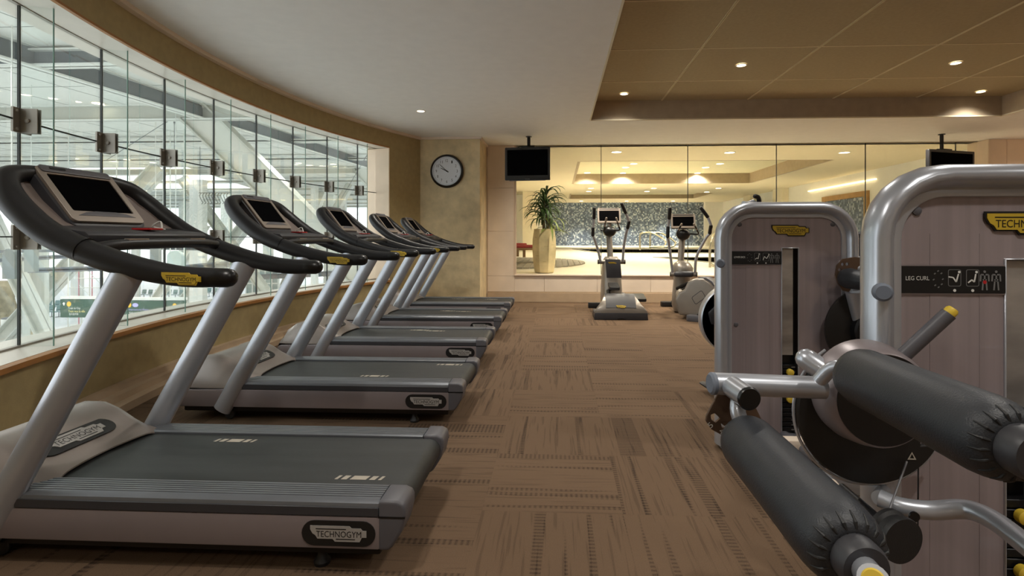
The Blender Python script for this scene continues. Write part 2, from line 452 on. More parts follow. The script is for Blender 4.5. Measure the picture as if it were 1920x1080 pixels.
# ------------------------------------------------------------------ plain walls
YB = 9.73
g = G(); g.box(-2.75, -1.32, 8.89, 10.0, 0, ZC); g.obj('wall_back', M_gold, kind='structure', smooth=False)
g = G(); g.box(-2.46, -1.305, 8.868, 8.89, 0, .08); g.box(-1.32, -1.30, 8.868, 9.70, 0, .08); g.obj('baseboard_back', M_stone, kind='structure', smooth=False)
back = G(); back.box(-1.32, -.80, YB, YB + .25, 0, ZC + .3); back.box(-.80, 7.5, YB + .03, YB + .25, 0, .49); back.box(-1.32, 11, YB, YB + .25, ZC, ZC + .5)
back = back.obj('wall_back_window', M_stone, kind='structure', smooth=False); back.name = 'wall_back'
xs = [-1.30, -.80, -.25, .72, 1.69, 2.66, 3.63, 4.6, 5.57, 6.54, 7.45]
for i in range(len(xs) - 1):
    if i == 0:
        for z0, z1 in ((.19, .475), (.478, 1.3), (1.303, 2.1), (2.103, ZC)):
            G().box(xs[i] + .002, xs[i + 1], YB - .012, YB, z0, z1).obj('stone_panel', M_stone, back, bevel=.002, seg=1)
    else: G().box(xs[i] + .0015, xs[i + 1] - .0015, YB + .0, YB + .03, .19, .478).obj('stone_panel', M_stone, back, bevel=.002, seg=1)
g = G(); g.box(-1.30, 7.5, YB - .035, YB, 0, .17); g.box(-1.30, 7.5, YB - .02, YB, .17, .188); g.obj('baseboard_back', M_base, kind='structure', bevel=.004, seg=1)
g = G(); g.box(-.80, 7.5, YB - .03, YB + .27, .48, .505); g.obj('trim_5', M_stone, kind='structure', bevel=.004, seg=1)
g = G(); g.box(-.815, -.80, YB - .015, YB + .08, .505, ZC); g.box(-.80, -.77, YB + .02, YB + .08, .505, ZC); g.obj('trim_6', M_stone2, kind='structure', smooth=False)
win2 = thing('window_2', None, None, kind='structure')
xj = [-.77, .795, 2.37, 3.955, 5.52, 7.08, 7.5]
for a, b in zip(xj, xj[1:]):
    G().box(a + .004, b - .004, YB + .04, YB + .052, .505, ZC).obj('glass_pane', GLP, win2, smooth=False)
for a in xj[1:-1]:
    G().box(a - .005, a + .005, YB + .036, YB + .056, .505, ZC).obj('glass_seal', M_seal, win2, smooth=False)
G().box(-.77, 7.5, YB + .03, YB + .06, ZC - .008, ZC).obj('channel', M_cof, win2, smooth=False)
# pale panelled pier right of the back window
g = G(); g.box(7.45, 11, 9.53, 10.0, 0, ZC); wr = g.obj('wall_right', M_stone2, kind='structure', smooth=False)
for i in range(9): G().box(7.45 + i * .3 + .002, 7.75 + i * .3 - .002, 9.518, 9.53, 0, ZC).obj('wall_panel', M_stone2, wr, bevel=.002, seg=1)
g = G(); g.box(9.0, 9.3, -3, 9.6, 0, 3.6); g.obj('wall_right', M_stone, kind='structure', smooth=False)
g = G(); g.box(-3.5, 9.3, -3.3, -3, 0, 3.6); g.obj('wall_front', M_stone, kind='structure', smooth=False)
g = G(); g.box(-3.6, -2.3, -3, 1.0, 0, 3.2); g.obj('wall_left', M_wall, kind='structure', smooth=False)

# ------------------------------------------------------------------ ceiling with the coffer
CX0, CX1, CY0, CY1 = .47, 6.22, -2.0, 7.72
g = G()
g.prism([(-3.7, -3), (9.2, -3), (9.2, 9.98), (-3.7, 9.98)], (0, 0, ZC), X_, Y_, Z_, .1, holes=[[(CX0, CY0), (CX1, CY0), (CX1, CY1), (CX0, CY1)]])
ceil = g.obj('ceiling', M_ceil, kind='structure', smooth=False)
g = G(); t = .08
e = .006
g.box(CX0 - t, CX0 + e, CY0, CY1, ZC + .015, ZT + .15); g.box(CX1 - e, CX1 + t, CY0, CY1, ZC + .015, ZT + .15)
g.box(CX0, CX1, CY1 - e, CY1 + t, ZC + .015, ZT + .15); g.box(CX0, CX1, CY0 - t, CY0 + e, ZC + .015, ZT + .15)
g.obj('coffer_side', M_cof, ceil, smooth=False)
g = G(); e = .009
g.box(CX0 - .01, CX0 + e, CY0, CY1, ZC - .003, ZC + .015); g.box(CX1 - e, CX1 + .01, CY0, CY1, ZC - .003, ZC + .015)
g.box(CX0, CX1, CY1 - e, CY1 + .01, ZC - .003, ZC + .015); g.box(CX0, CX1, CY0 - .01, CY0 + e, ZC - .003, ZC + .015)
g.obj('coffer_edge', M_ceilw, ceil, smooth=False)
G().box(CX0 - .5, CX1 + .5, CY0 - .5, CY1 + .5, ZT + .1, ZT + .2).obj('ceiling_backing', M_cof, ceil, smooth=False)
gx = [CX0, 1.50, 2.72, 3.91, 5.06, CX1]
gy = [CY1, 6.78, 5.62, 4.46, 3.30, 2.14, .98, -.2, -2.0]
for i in range(5):
    for j in range(8):
        x0, x1 = gx[i] + (.012 if i else 0), gx[i + 1] - (.012 if i < 4 else 0); y1, y0 = gy[j] - (.008 if j else 0), gy[j + 1] + .008
        G().box(x0, x1, y0, y1, ZT, ZT + .02).obj('ceiling_panel', M_tan, ceil, bevel=.002, seg=1)
g = G()
for x in gx[1:-1]:
    g.box(x - .012, x - .003, CY0, CY1, ZT - .006, ZT + .02); g.box(x + .003, x + .012, CY0, CY1, ZT - .006, ZT + .02)
for y in gy[1:-1]: g.box(CX0, CX1, y - .008, y + .008, ZT - .003, ZT + .02)
g.obj('ceiling_grid', M_grid, ceil, smooth=False)
G().box(-3.8, 9.3, -3.3, 10, 3.5, 3.7).obj('roof_slab', M_cof, ceil, smooth=False)

def downlight_proto():
    t = thing('downlight', 'x', 'downlight')
    g = G(); g.prism(circ(.062, 28), (0, 0, 0), X_, Y_, Z_, -.006, holes=[circ(.05, 28)]); g.obj('rim', M_rim, t)
    g = G(); g.lathe([(.05, -.001), (.05, .002)], seg=28); g.obj('lens', M_lens, t)
    return t
DL = None
def downlight(p, label, group, power, spread=125, col=(1, .93, .82), blend=.9, big=1.0):
    global DL
    if DL is None: DL = downlight_proto(); o = DL
    else: o = dup(DL)
    o.location = p; o['label'] = label; o['group'] = group; o.scale = (big, big, 1)
    l = lamp('SPOT', (p[0], p[1], p[2] - .03), power, col, spot_size=math.radians(spread), spot_blend=blend, shadow_soft_size=.05)
    return o
grp = 'recessed downlights of the gym ceiling'
for (px, py, z, lab) in [(1390, 121, ZT, 'round recessed downlight in the second row of tan ceiling panels, left of the pair'),
                         (1170, 175, ZT, 'round recessed downlight in the back left corner of the tan coffer'),
                         (1792, 117, ZT, 'round recessed downlight in the second row of tan ceiling panels, right of the pair'),
                         (1839, 171, ZT, 'round recessed downlight in the back right corner of the tan coffer'),
                         (789, 208, ZC, 'lone round recessed downlight in the white ceiling near the clock pier')]:
    p = atz(px, py, z); p.z -= .006 if z == ZT else 0
    downlight(p, lab, grp, K['pier'] if z == ZC else K['gym_spot'], 120 if z == ZC else 135)
# added spots without fixtures for ambient fill, over the room and behind the camera
for (x, y) in [(1.0, 3.9), (2.3, 2.6), (4.8, 2.8), (3.4, .5), (1.1, .3), (5.5, -1), (2.2, -1.2)]:
    lamp('SPOT', (x, y, ZT - .04), K['gym_fill'], (1, .95, .87), spot_size=math.radians(140), spot_blend=.9, shadow_soft_size=.06)
for (x, y) in [(-.9, 3.9), (-1.0, .9), (-1.2, -1.5), (-.8, 6.3)]:
    lamp('SPOT', (x, y, ZC - .04), K['gym_fill'] * .85, (1, .95, .87), spot_size=math.radians(140), spot_blend=.9, shadow_soft_size=.06)
for (x, y) in [(.6, 8.6), (2.2, 8.7), (3.9, 8.7), (5.6, 8.7), (8.0, 8.4)]:  # added spots that brighten the back strip, its walls and the right pier
    lamp('SPOT', (x, y, ZC - .04), K['gym_fill'] * 2.1, (1, .90, .74), spot_size=math.radians(150), spot_blend=.9, shadow_soft_size=.06)
# ------------------------------------------------------------------ maker's badge
LOGO = [(-.5, .135), (.20, .135), (.235, .10), (.40, .10), (.43, .06), (.5, .06), (.5, -.055), (.42, -.055), (.38, -.135), (-.06, -.135), (-.10, -.09), (-.37, -.09), (-.41, -.03), (-.46, .0), (-.5, .07)]
def badge(parent, o, u, v, w, back, plate, ink, name='badge', backshape=None, bent=0):
    """emblem: dark outline, plate and lettering, each a hair in front of the one behind"""
    o, u, v = Vector(o), Vector(u).normalized(), Vector(v).normalized(); n = u.cross(v)
    g = G()
    bs = backshape or [(x * w * 1.06, y * w * 1.22) for x, y in LOGO]
    g.prism(bs, o, u, v, n, .003); b = g.obj(name, back, parent, smooth=False)
    g = G(); g.prism([(x * w, y * w) for x, y in LOGO], o + n * .003, u, v, n, .002); g.obj('emblem_plate', plate, b, smooth=False)
    g = G(); oo = o + n * .0056
    g.text('TECHNOGYM', oo - v * w * .005 + u * w * .01, u, v, w * .80, w * .105)
    g.prism([(-.40 * w, .075 * w), (.14 * w, .075 * w), (.14 * w, .09 * w), (-.40 * w, .09 * w)], oo - n * .0004, u, v, n, .0005)
    g.prism([(-.04 * w, -.098 * w), (.30 * w, -.098 * w), (.30 * w, -.084 * w), (-.04 * w, -.084 * w)], oo - n * .0004, u, v, n, .0005)
    g.obj('lettering', ink, b, smooth=False, norm=False)
    return b
def stadium(w, h, n=10):
    r = h / 2; P = []
    for k in range(n + 1): a = -PI / 2 + PI * k / n; P.append((w / 2 - r + r * math.cos(a), r * math.sin(a)))
    for k in range(n + 1): a = PI / 2 + PI * k / n; P.append((-w / 2 + r + r * math.cos(a), r * math.sin(a)))
    return P

# ------------------------------------------------------------------ treadmill
def make_treadmill():
    t = thing('treadmill', 'x', 'treadmill', group='treadmills in a row along the curved glass wall')
    for s in (-1, 1):
        # silver side panel
        g = G(); P = [(-.09, .10), (-.09, .214), (-1.50, .214), (-1.895, .205), (-1.92, .19), (-1.92, .15), (-1.895, .115), (-1.84, .10)]
        g.prism(P, (0, s * .335, 0), X_, Z_, Y_, s * .035)
        g.obj('side_panel', M_side, t, bevel=.008)
        # step rail with ribs
        prof = [(.238, .246), (.238, .266), (.250, .270)]
        y = .256
        for k in range(6):
            prof += [(y, .270), (y + .0015, .2655), (y + .0045, .2655), (y + .006, .270)]; y += .0155
        prof += [(.348, .268), (.362, .258), (.369, .240), (.369, .222), (.24, .222)]
        g = G(); g.prism([(p[0] * s, p[1]) for p in prof], (-1.43, 0, 0), Y_, Z_, X_, 1.335); g.obj('step_rail', M_rail, t, ang=25)
        g = G(); g.box(-1.43, -.095, min(s * .3665, s * .3712), max(s * .3665, s * .3712), .216, .247); g.obj('rail_skirt', M_dark, t, bevel=.0015, seg=1)
        # grey end cap
        g = G(); P = [(-.095, .098), (-.095, .272), (-.03, .272), (-.006, .262), (.0, .245), (.0, .215), (-.012, .165), (-.045, .112), (-.06, .098)]
        g.prism(P, (0, s * .240, 0), X_, Z_, Y_, s * .132)
        g.obj('end_cap', M_mid, t, bevel=.012, seg=3)
        g = G(); g.box(-.094, .0005, s * .372 - .0015, s * .372 + .0015, .213, .219); g.obj('cap_joint', M_blk, t, smooth=False)
        # upright
        g = G(); g.tube([(-1.562, s * .356, .092), (-1.52, s * .356, .165), (-1.0, s * .356, 1.085)], [(.056, .034)] * 3, 20, 3, ref=(1, 0, 0))
        g.obj('upright', M_silver, t)
        g = G(); g.lathe([(.03, -.012), (.034, -.008), (.034, .008), (.03, .012)], (-1.55, s * .30, .036), Y_, 18); g.obj('front_wheel', M_rub, t)
        g = G(); g.lathe([(.028, 0), (.03, .012), (.018, .03), (.012, .10)], (-.33, s * .29, 0), Z_, 16); g.obj('rear_foot', M_rub, t)
    # chassis under the belt
    g = G(); g.box(-1.84, -.1, -.333, .333, .06, .215); g.obj('chassis', M_blk, t, bevel=.01)
    # running belt: goes over the rear roller
    P = []
    prof = [(-1.46, .258), (-.06, .258)] + [(-.06 + .048 * math.sin(a), .21 + .048 * math.cos(a)) for a in [PI * k / 8 for k in range(1, 9)]] + [(-1.0, .162)]
    g = G(); P = [[Vector((x, -.234, z)), Vector((x, .234, z))] for x, z in prof]
    g.sheet(P, (0, 0, -.003)); belt = g.obj('running_belt', M_belt, t)
    for (u0, v0) in ((-.24, -.17), (-.95, .17)):
        g = G(); x = u0 - .09
        for w_ in (.012, .022, .062, .022, .012):
            g.prism([(x, -.016), (x + w_, -.016), (x + w_ + .008, .016), (x + .008, .016)], (0, v0, .2583), X_, Y_, Z_, .0008); x += w_ + .013
        g.obj('belt_mark', M_mark, t, smooth=False)
    # motor hood
    cs = [(-1.415, .274, .30), (-1.44, .286, .34), (-1.50, .318, .352), (-1.58, .370, .358), (-1.65, .402, .36), (-1.73, .402, .358), (-1.81, .375, .35), (-1.88, .325, .34), (-1.92, .26, .33), (-1.935, .20, .325), (-1.93, .13, .32)]
    P = []
    for u, z, hv in cs:
        row = []
        for k in range(-12, 13):
            q = k / 12; a = abs(q)
            drop = (z - .222) * (max(0, a - .62) / .38) ** 2.2 if z > .222 else 0
            extra = .012 * (1 - abs(a - .72) / .12) if abs(a - .72) < .12 and z > .3 else 0      # raised shoulders
            row.append(Vector((u + .05 * a * a * (1 if u > -1.5 else 0) - 0, math.copysign(hv * min(a, 1), q) if k else 0, z - drop + extra)))
        P.append(row)
    g = G(); g.sheet(P, (0, 0, -.006)); hood = g.obj('motor_hood', M_hood, t, ang=60)
    nrm = Vector((.42, 0, .9)).normalized()
    badge(hood, (-1.527, -.02, .338), (0, 1, 0), Vector((-.9, 0, .45)), .26, M_badge, M_badgep, M_ink, 'hood_badge', stadium(.36, .10))
    # badge on the long side
    badge(t, (-.235, -.3702, .156), (1, 0, 0), (0, 0, 1), .20, M_badge, M_badgep, M_ink, 'side_badge', stadium(.262, .088))
    badge(t, (-.235, .3702, .156), (-1, 0, 0), (0, 0, 1), .20, M_badge, M_badgep, M_ink, 'side_badge', stadium(.262, .088))
    # horseshoe handrail
    half = [(-.66, .345, 1.045, .034), (-.84, .352, 1.053, .038), (-1.07, .36, 1.106, .043), (-1.28, .358, 1.188, .046), (-1.40, .350, 1.266, .047), (-1.497, .330, 1.352, .046), (-1.552, .285, 1.415, .042), (-1.572, .20, 1.442, .034), (-1.575, .08, 1.448, .030)]
    P = [(x, -y, z) for x, y, z, r in half] + [(x, y, z) for x, y, z, r in half[::-1]]; R = [q[3] for q in half] + [q[3] for q in half[::-1]]
    g = G(); g.tube(P, R, 18, 6); rail = g.obj('handrail', M_grip, t)
    for s in (-1, 1):
        g = G(); g.tube([(-.70, s * .3465, 1.0455), (-.652, s * .345, 1.045)], [.0350, .0345], 18, 1, cap='round'); g.obj('grip_cap', M_blk, rail)
        g = G(); g.tube([(-1.175, s * .361, 1.146), (-1.17, s * .361, 1.144)], [.0462, .0462], 18, 1); g.obj('grip_seam', M_blk, rail)
        badge(rail, (-.79, s * .3892, 1.044), (-s, 0, .02 * s), (0, 0, 1), .135, M_yel, M_yel, M_ink, 'rail_badge')
    # inner shell between the arms
    rows = half[3:8]; P = []
    for x, y, z, r in rows:
        P.append([Vector((x - .02 * math.cos(q / 8 * PI / 2) + .004, y * .95 * q / 8, z - .022 * math.cos(q / 8 * PI / 2))) for q in range(-8, 9)])
    g = G(); g.sheet(P, (-.02, 0, -.012)); g.obj('console_shell', M_shell, t, ang=60)
    # tray and front lip
    g = G(); g.prism([(-1.41, 1.215), (-1.41, 1.24), (-1.25, 1.218), (-1.205, 1.212), (-1.19, 1.198), (-1.195, 1.172), (-1.23, 1.162)], (0, -.325, 0), X_, Z_, Y_, .65)
    tray = g.obj('tray', M_dark, t, bevel=.006)
    g = G(); g.tube([(-1.15, -.35, 1.150), (-1.135, -.2, 1.163), (-1.135, .2, 1.163), (-1.15, .35, 1.150)], .021, 14, 4); bar = g.obj('sensor_bar', M_grip, t)
    for s in (-1, 1):
        g = G(); g.box(-1.145, -1.122, s * .17 - .05, s * .17 + .05, 1.178, 1.1855); g.obj('sensor_plate', M_frame, bar, bevel=.002)
    g = G(); g.box(-1.30, -1.215, .0, .075, 1.2215, 1.230); g.obj('stop_key', M_red, t, bevel=.003)
    g = G(); g.tube([(-1.28, .15, 1.222), (-1.31, .18, 1.262), (-1.34, .17, 1.24), (-1.31, .21, 1.226)], .004, 8, 5); g.obj('cable', M_wht, t)
    # display head
    up = Vector((-.612, 0, .791)); n = Vector((.791, 0, .612)); v = Vector((0, 1, 0)); o = Vector((-1.475, 0, 1.362))
    g = G(); g.prism(rrect(.388, .305, .035), o - n * .045 - up * .004, v, up, n, .042); hd = g.obj('display_housing', M_dark, t, bevel=.01)
    g = G(); g.prism(rrect(.362, .282, .022), o - n * .003, v, up, n, .012, holes=[rrect(.302, .190, .006, 2, cy=.008)]); g.obj('display_frame', M_frame, hd, bevel=.003, seg=1)
    g = G(); g.prism(rrect(.304, .192, .004, 2, cy=.008), o - n * .003, v, up, n, .007); g.obj('screen', M_scr, hd, smooth=False)
    g = G(); g.prism([(-.145, -.112), (.145, -.112), (.10, -.094), (.05, -.087), (-.05, -.087), (-.10, -.094)], o + n * .006, v, up, n, .005); g.obj('key_strip', M_mid, hd, bevel=.002)
    g = G(); g.prism(rrect(.33, .035, .012, cy=.128), o - n * .002, v, up, n, .016); cap = g.obj('top_cap', M_mid, hd, bevel=.004)
    g = G(); g.prism(rrect(.07, .010, .003, 2, cx=-.09, cy=.130), o + n * .013, v, up, n, .003); g.obj('slot', M_blk, cap, smooth=False)
    return t
TREAD = make_treadmill()
tl = ['large treadmill nearest the camera, cut by the left edge of the photo', 'second treadmill from the camera, just behind the nearest one', 'middle treadmill of the row of five', 'fourth treadmill from the camera, its deck partly hidden', 'farthest treadmill, standing beside the clock pier']
for i, (xr, yn) in enumerate([(-.53, 1.81), (-.595, 3.29), (-.64, 4.70), (-.65, 6.09), (-.665, 7.40)]):
    o = TREAD if i == 0 else dup(TREAD)
    o.location = (xr, yn + .37, 0); o['label'] = tl[i]
    if i:   # each belt stopped at its own place
        marks = [c for c in o.children if c.name.startswith('belt_mark')]
        for mk, (dx, dy) in zip(marks, [((-.40, .0), (.75, 0)), ((-.34, .3), (.2, 0)), ((-.30, .3), (.2, 0)), ((-.10, .3), (.1, 0))][i - 1]): mk.location = (dx, dy if dy != .3 else .3, 0)
# ------------------------------------------------------------------ selectorised weight machines
TW, TH, TR = .78, 1.39, .17
M_panel = mat('mauve_gloss_panel', '988D90', .24, .2, var=.09, vscale=5, coat=.5, stretch=(7, 1, .12))  # upright streaks in the colour stand for soft reflections
M_smoke = mat('smoked_cover', 'A09C98', .2, .5, var=.3, vscale=4, stretch=(1, 1, 3))
M_iron = mat('black_iron', '17171A', .45, .4, var=.1)
M_disc = mat('black_cam_disc', '141210', .5, .0, var=.15, vscale=3)
M_cap = mat('slate_cap', '6E7683', .5, 0, var=.05)
M_cable = mat('steel_cable', '8C8C90', .4, .7)
M_brn = mat('bronze_plate', '6B5748', .35, .5, var=.1)
def stick(g, o, pts, w, u=X_, v=Z_, n=-Y_):
    for (a, b) in zip(pts, pts[1:]):
        a, b = Vector(a), Vector(b); d = (b - a).normalized(); q = Vector((-d.y, d.x)) * w / 2
        g.prism([a + q, a - q, b - q, b + q], o, u, v, n, .0005)
def tower(loc, label, title, pose1, pose2, red):
    t = thing('weight_machine', label, 'weight machine', loc, 0, 'pair of tall rounded weight machine towers')
    # inverted-U rim tube
    a = .034; P = [(a, 0, .03), (a, 0, .4), (a, 0, TH - a - TR)]
    for k in range(1, 7): an = PI / 2 * k / 6; P.append((a + TR - TR * math.cos(an), 0, TH - a - TR + TR * math.sin(an)))
    Q = P + [(TW - x, y, z) for x, y, z in P[::-1]]
    g = G(); g.tube(Q, [(.055, .033)] * len(Q), 20, 1, ref=(0, 0.0001, 0) if 0 else None); g.obj('rim_tube', M_silver2, t, ang=60)
    def arch(ins, z0=.05, r=None, n=8):
        r = r or max(.02, TR + .036 - ins); P = [(ins, z0), (TW - ins, z0)]
        for k in range(n + 1): an = PI / 2 * k / n; P.append((TW - ins - r + r * math.cos(an), TH - ins - r + r * math.sin(an)))
        for k in range(n + 1): an = PI / 2 * k / n; P.append((ins + r - r * math.sin(an), TH - ins - r + r * math.cos(an)))
        return P
    g = G(); g.prism(arch(.05), (0, -.018, 0), X_, Z_, Y_, .09, holes=[arch(.090, .085)]); g.obj('bezel', M_silver2, t, bevel=.012)
    slot = [(.368, .080), (.455, .080), (.455, 1.128), (.368, 1.128)]
    g = G(); g.prism(arch(.085, .08), (0, -.008, 0), X_, Z_, Y_, .006, holes=[slot])
    for x in (.17, .30, .58): g.box(x, x + .045, -.0088, -.008, .10, 1.20 if x < .5 else 1.13)
    pn = g.obj('front_panel', M_panel, t, bevel=.001, seg=1)
    g = G(); g.prism([(.363, .075), (.460, .075), (.460, 1.133), (.363, 1.133)], (0, -.014, 0), X_, Z_, Y_, .012, holes=[slot]); g.obj('slot_lip', M_silver2, t, bevel=.002, seg=1)
    g = G(); g.prism(arch(.06, .05), (0, .05, 0), X_, Z_, Y_, .05); g.obj('back_shell', M_mid, t)
    g = G(); g.box(.368, .455, .04, .048, .08, 1.13); g.obj('slot_backing', M_blk, t, smooth=False)
    g = G(); g.box(.370, .432, .0, .006, .53, 1.126); g.obj('slot_cover', M_smoke, t, smooth=False)
    for k in range(14):
        g = G(); g.box(.375, .449, .004, .036, .10 + k * .027, .123 + k * .027); g.obj('weight_plate', M_iron, t, bevel=.002, seg=1)
    for k in range(14):
        g = G(); g.box(.425, .445, .002, .0035, .108 + k * .027, .113 + k * .027); g.obj('plate_mark', M_gry, t, smooth=False)
    for z in (.435, .285):
        g = G(); g.lathe([(.012, 0), (.019, .004), (.019, .022), (.012, .027)], (.412, .002, z), -Y_, 20); g.obj('selector_pin', M_yelp, t)
    for (x, z) in ((.135, 1.262), (TW - .135, 1.262), (.115, .70), (TW - .115, .70)):
        g = G(); g.lathe([(.012, 0), (.012, .004), (.008, .006)], (x, -.008, z), -Y_, 16); g.obj('screw', M_mid, t)
    g = G(); g.lathe([(.024, 0), (.024, .016), (.018, .022)], (.018, -.05, 1.045), Vector((-.35, -1, 0)), 24); g.obj('pivot_cap', M_cap, t)
    # emblem
    badge(t, (.412, -.0112, 1.228), (1, 0, 0), (0, 0, 1), .195, M_ink, M_yel, M_ink, 'front_badge')
    # instruction strip
    ox, oz, wd, ht = .226, 1.075, .276, .074
    g = G(); g.prism(rrect(wd + .006, ht + .006, .004, 2), (ox, -.0115, oz), X_, Z_, -Y_, .001); st = g.obj('instruction_strip', M_side, t, smooth=False)
    g = G(); g.prism(rrect(wd, ht, .003, 2), (ox, -.0125, oz), X_, Z_, -Y_, .001); g.obj('strip_face', M_ink, st, smooth=False)
    yy = -.0140
    g = G(); g.text(title, (ox - wd / 2 + .046, yy, oz + .004), X_, Z_, .062, .011); g.obj('strip_lettering', M_wht, st, smooth=False, norm=False)
    for i, pz in enumerate((pose1, pose2)):
        cx = ox + .005 + i * .047
        g = G(); stick(g, (cx, yy, oz + .006), pz, .0035)
        g.prism(circ(.0035, 10), (cx + pz[-1][0] + .002, yy, oz + .006 + pz[-1][1] + .005), X_, Z_, -Y_, .0005)
        g.prism(circ(.004, 10), (cx, yy, oz - .029), X_, Z_, -Y_, .0005)
        g.obj('pose_figure', M_wht, st, smooth=False, norm=False)
    g = G()
    for i in range(2):
        cx = ox + .005 + i * .047
        g.prism(rrect(.034, .046, .005, 3), (cx, yy + .0003, oz + .005), X_, Z_, -Y_, .0004, holes=[rrect(.031, .043, .004, 3)])
    for i in range(2):
        cx = ox + .083 + i * .030
        g.prism(circ(.0035, 10, 0, .022), (cx, yy, oz), X_, Z_, -Y_, .0005)
        for pz in ([(0, .016), (0, -.004)], [(-.010, .014), (.010, .014)], [(-.010, .014), (-.011, -.004)], [(.010, .014), (.011, -.004)], [(-.004, -.004), (-.006, -.028)], [(.004, -.004), (.006, -.028)], [(-.005, .0), (.005, .0)]): stick(g, (cx, yy, oz), pz, .004)
    for k in range(8): stick(g, (ox - .04, yy, oz + .0), [(.012 * math.cos(k * .8), .022 * math.sin(k * .8)), (.012 * math.cos(k * .8) + .004, .022 * math.sin(k * .8) + .003)], .003)
    g.obj('strip_icons', M_gry, st, smooth=False, norm=False)
    if red:
        g = G(); g.prism(circ(.005, 10), (ox + .083, yy - .0006, oz - .006), X_, Z_, -Y_, .0005); g.obj('muscle_mark', M_red, st, smooth=False)
    # floor frame
    g = G(); g.box(.03, TW - .03, -.02, .10, 0, .055); g.obj('base', M_silver, t, bevel=.012)
    return t
seat_a = [(-.012, -.014), (-.002, -.006), (.004, -.012), (.008, .010)]
seat_b = [(-.016, .002), (-.004, .000), (.004, -.012), (.010, .010)]
seat_c = [(-.016, -.018), (-.008, .002), (.004, -.010), (.014, .008)]
m1 = tower((.885, 3.03, 0), 'silver LOWER BACK weight machine tower beside the carpet aisle, farther of the pair', 'LOWER BACK', seat_a, seat_c, False)
m2 = tower((.843, 1.50, 0), 'silver LEG CURL weight machine tower at the right edge, nearer of the pair', 'LEG CURL', seat_b, seat_a, True)

def roller(parent, x, z, y0, y1, r, hub_y, hub_r, tip=None):
    """padded roller along Y: y0 far end, y1 near end"""
    prof = [(r * .55, 0), (r * .8, .004), (r * .95, .016), (r, .035), (r * 1.0, (y0 - y1) * .5), (r * 1.02, (y0 - y1) - .06), (r * .99, (y0 - y1) - .04), (r * .93, (y0 - y1) - .022), (r * .82, (y0 - y1) - .008), (r * .62, (y0 - y1)), (r * .5, (y0 - y1) - .002)]
    g = G(); g.lathe(prof, (x, y0, z), -Y_, 40); pad = g.obj('roller_pad', M_leather, parent, ang=70)
    g = G()                                    # gathered vinyl at the end: radial puckers
    for k in range(18):
        a = 2 * PI * k / 18 + .1; ca, sa = math.cos(a), math.sin(a)
        g.tube([(x + ca * r * .5, y1 + .002, z + sa * r * .5), (x + ca * r * .78, y1 + .0055, z + sa * r * .78), (x + ca * r * .93, y1 + .022, z + sa * r * .93)], [.002, .003, .001], 8, 2)
    g.obj('end_gathers', M_rub, pad)
    g = G(); g.lathe([(hub_r, 0), (hub_r, (y1 - hub_y) + .0), (hub_r * .9, (y1 - hub_y) + .008)], (x, y1 + .01, z), -Y_, 32); g.obj('hub', M_dark, pad)
    return pad
# ---- moving arm of the leg curl machine, built in the machine's own space
def L2(p): return Vector(p) - Vector((.843, 1.50, 0))
def LP(px, py, Y): return L2(at(px, py, Y))
def tb(pts, r, name, m, parent=m2, cap='flat', seg=20, sub=5, **k):
    g = G(); g.tube(pts, r, seg, sub, cap); return g.obj(name, m, parent, **k)
arm = tb([LP(1338, 719, 1.33), LP(1545, 727, 1.33)], .027, 'cross_tube', M_silver, sub=1)
g = G(); c0 = LP(1338, 719, 1.33); g.lathe([(.0275, 0), (.0275, .008), (.022, .013)], c0 + Vector((.002, 0, 0)), Vector((-1, -.12, .02)), 28); g.obj('end_cap', M_cap, arm)
c0 = LP(1374, 726, 1.30)
sl = tb([c0, LP(1404, 747, 1.22)], .0262, 'stub_tube', M_silver2, arm, sub=1)
g = G(); e = LP(1404, 747, 1.22); d = (e - c0).normalized(); g.lathe([(.0268, 0), (.0268, .004), (.024, .008)], e - d * .001, d, 28); g.obj('end_cap', M_blk, arm)
# drilled range plate with numbers
O = LP(1374, 722, 1.335)
def pp(px, py, Y=1.335): q = at(px, py, Y) - at(1374, 722, 1.335); return (q.x, q.z)
outer = [pp(*q) for q in [(1358, 712), (1366, 706), (1380, 706), (1390, 712), (1426, 785), (1420, 800), (1400, 812), (1375, 817), (1352, 814), (1332, 803), (1322, 788), (1323, 778)]]
hole = [pp(*q) for q in [(1331, 776), (1337, 773), (1343, 777), (1348, 782), (1347, 788), (1353, 794), (1362, 799), (1368, 790), (1374, 796), (1362, 800), (1352, 799), (1345, 792), (1337, 789), (1331, 784)]]
g = G(); g.prism(outer, O, X_, Z_, -Y_, .008, holes=[[pp(*q) for q in [(1331, 776), (1338, 773), (1344, 778), (1348, 783), (1340, 790), (1332, 785)]], [pp(*q) for q in [(1350, 792), (1357, 797), (1366, 789), (1371, 794), (1364, 801), (1352, 800)]]])
pl = g.obj('range_plate', M_brn, arm, bevel=.001, seg=1)
g = G(); q = Vector((0, -.0088, 0))
g.text('5', LP(1330, 795, 1.335) + q, Vector((.75, 0, .66)), Vector((-.66, 0, .75)), .010, .014); g.text('4', LP(1351, 806, 1.335) + q, Vector((.8, 0, -.6)), Vector((.6, 0, .8)), .010, .014); g.obj('numerals', M_wht, pl, smooth=False, norm=False)
tb([LP(1386, 740, 1.29), LP(1384, 775, 1.27), L2((.445, 1.25, .72))], .018, 'drop_tube', M_silver2, arm)
lowp = roller(arm, .437 - .843, .718, 1.26 - 1.5, .80 - 1.5, .064, .768 - 1.5, .036)
tb([L2((.437, .79, .718)), L2((.428, .74, .724)), L2((.400, .69, .755))], .019, 'handle_tube', M_silver, lowp)
g = G(); e = L2((.400, .69, .755)); d = Vector((-.026, -.045, .026)).normalized(); g.lathe([(.014, 0), (.014, .005), (.012, .007)], e + d * .001, d, 24); g.obj('yellow_cap', M_yelp, lowp)
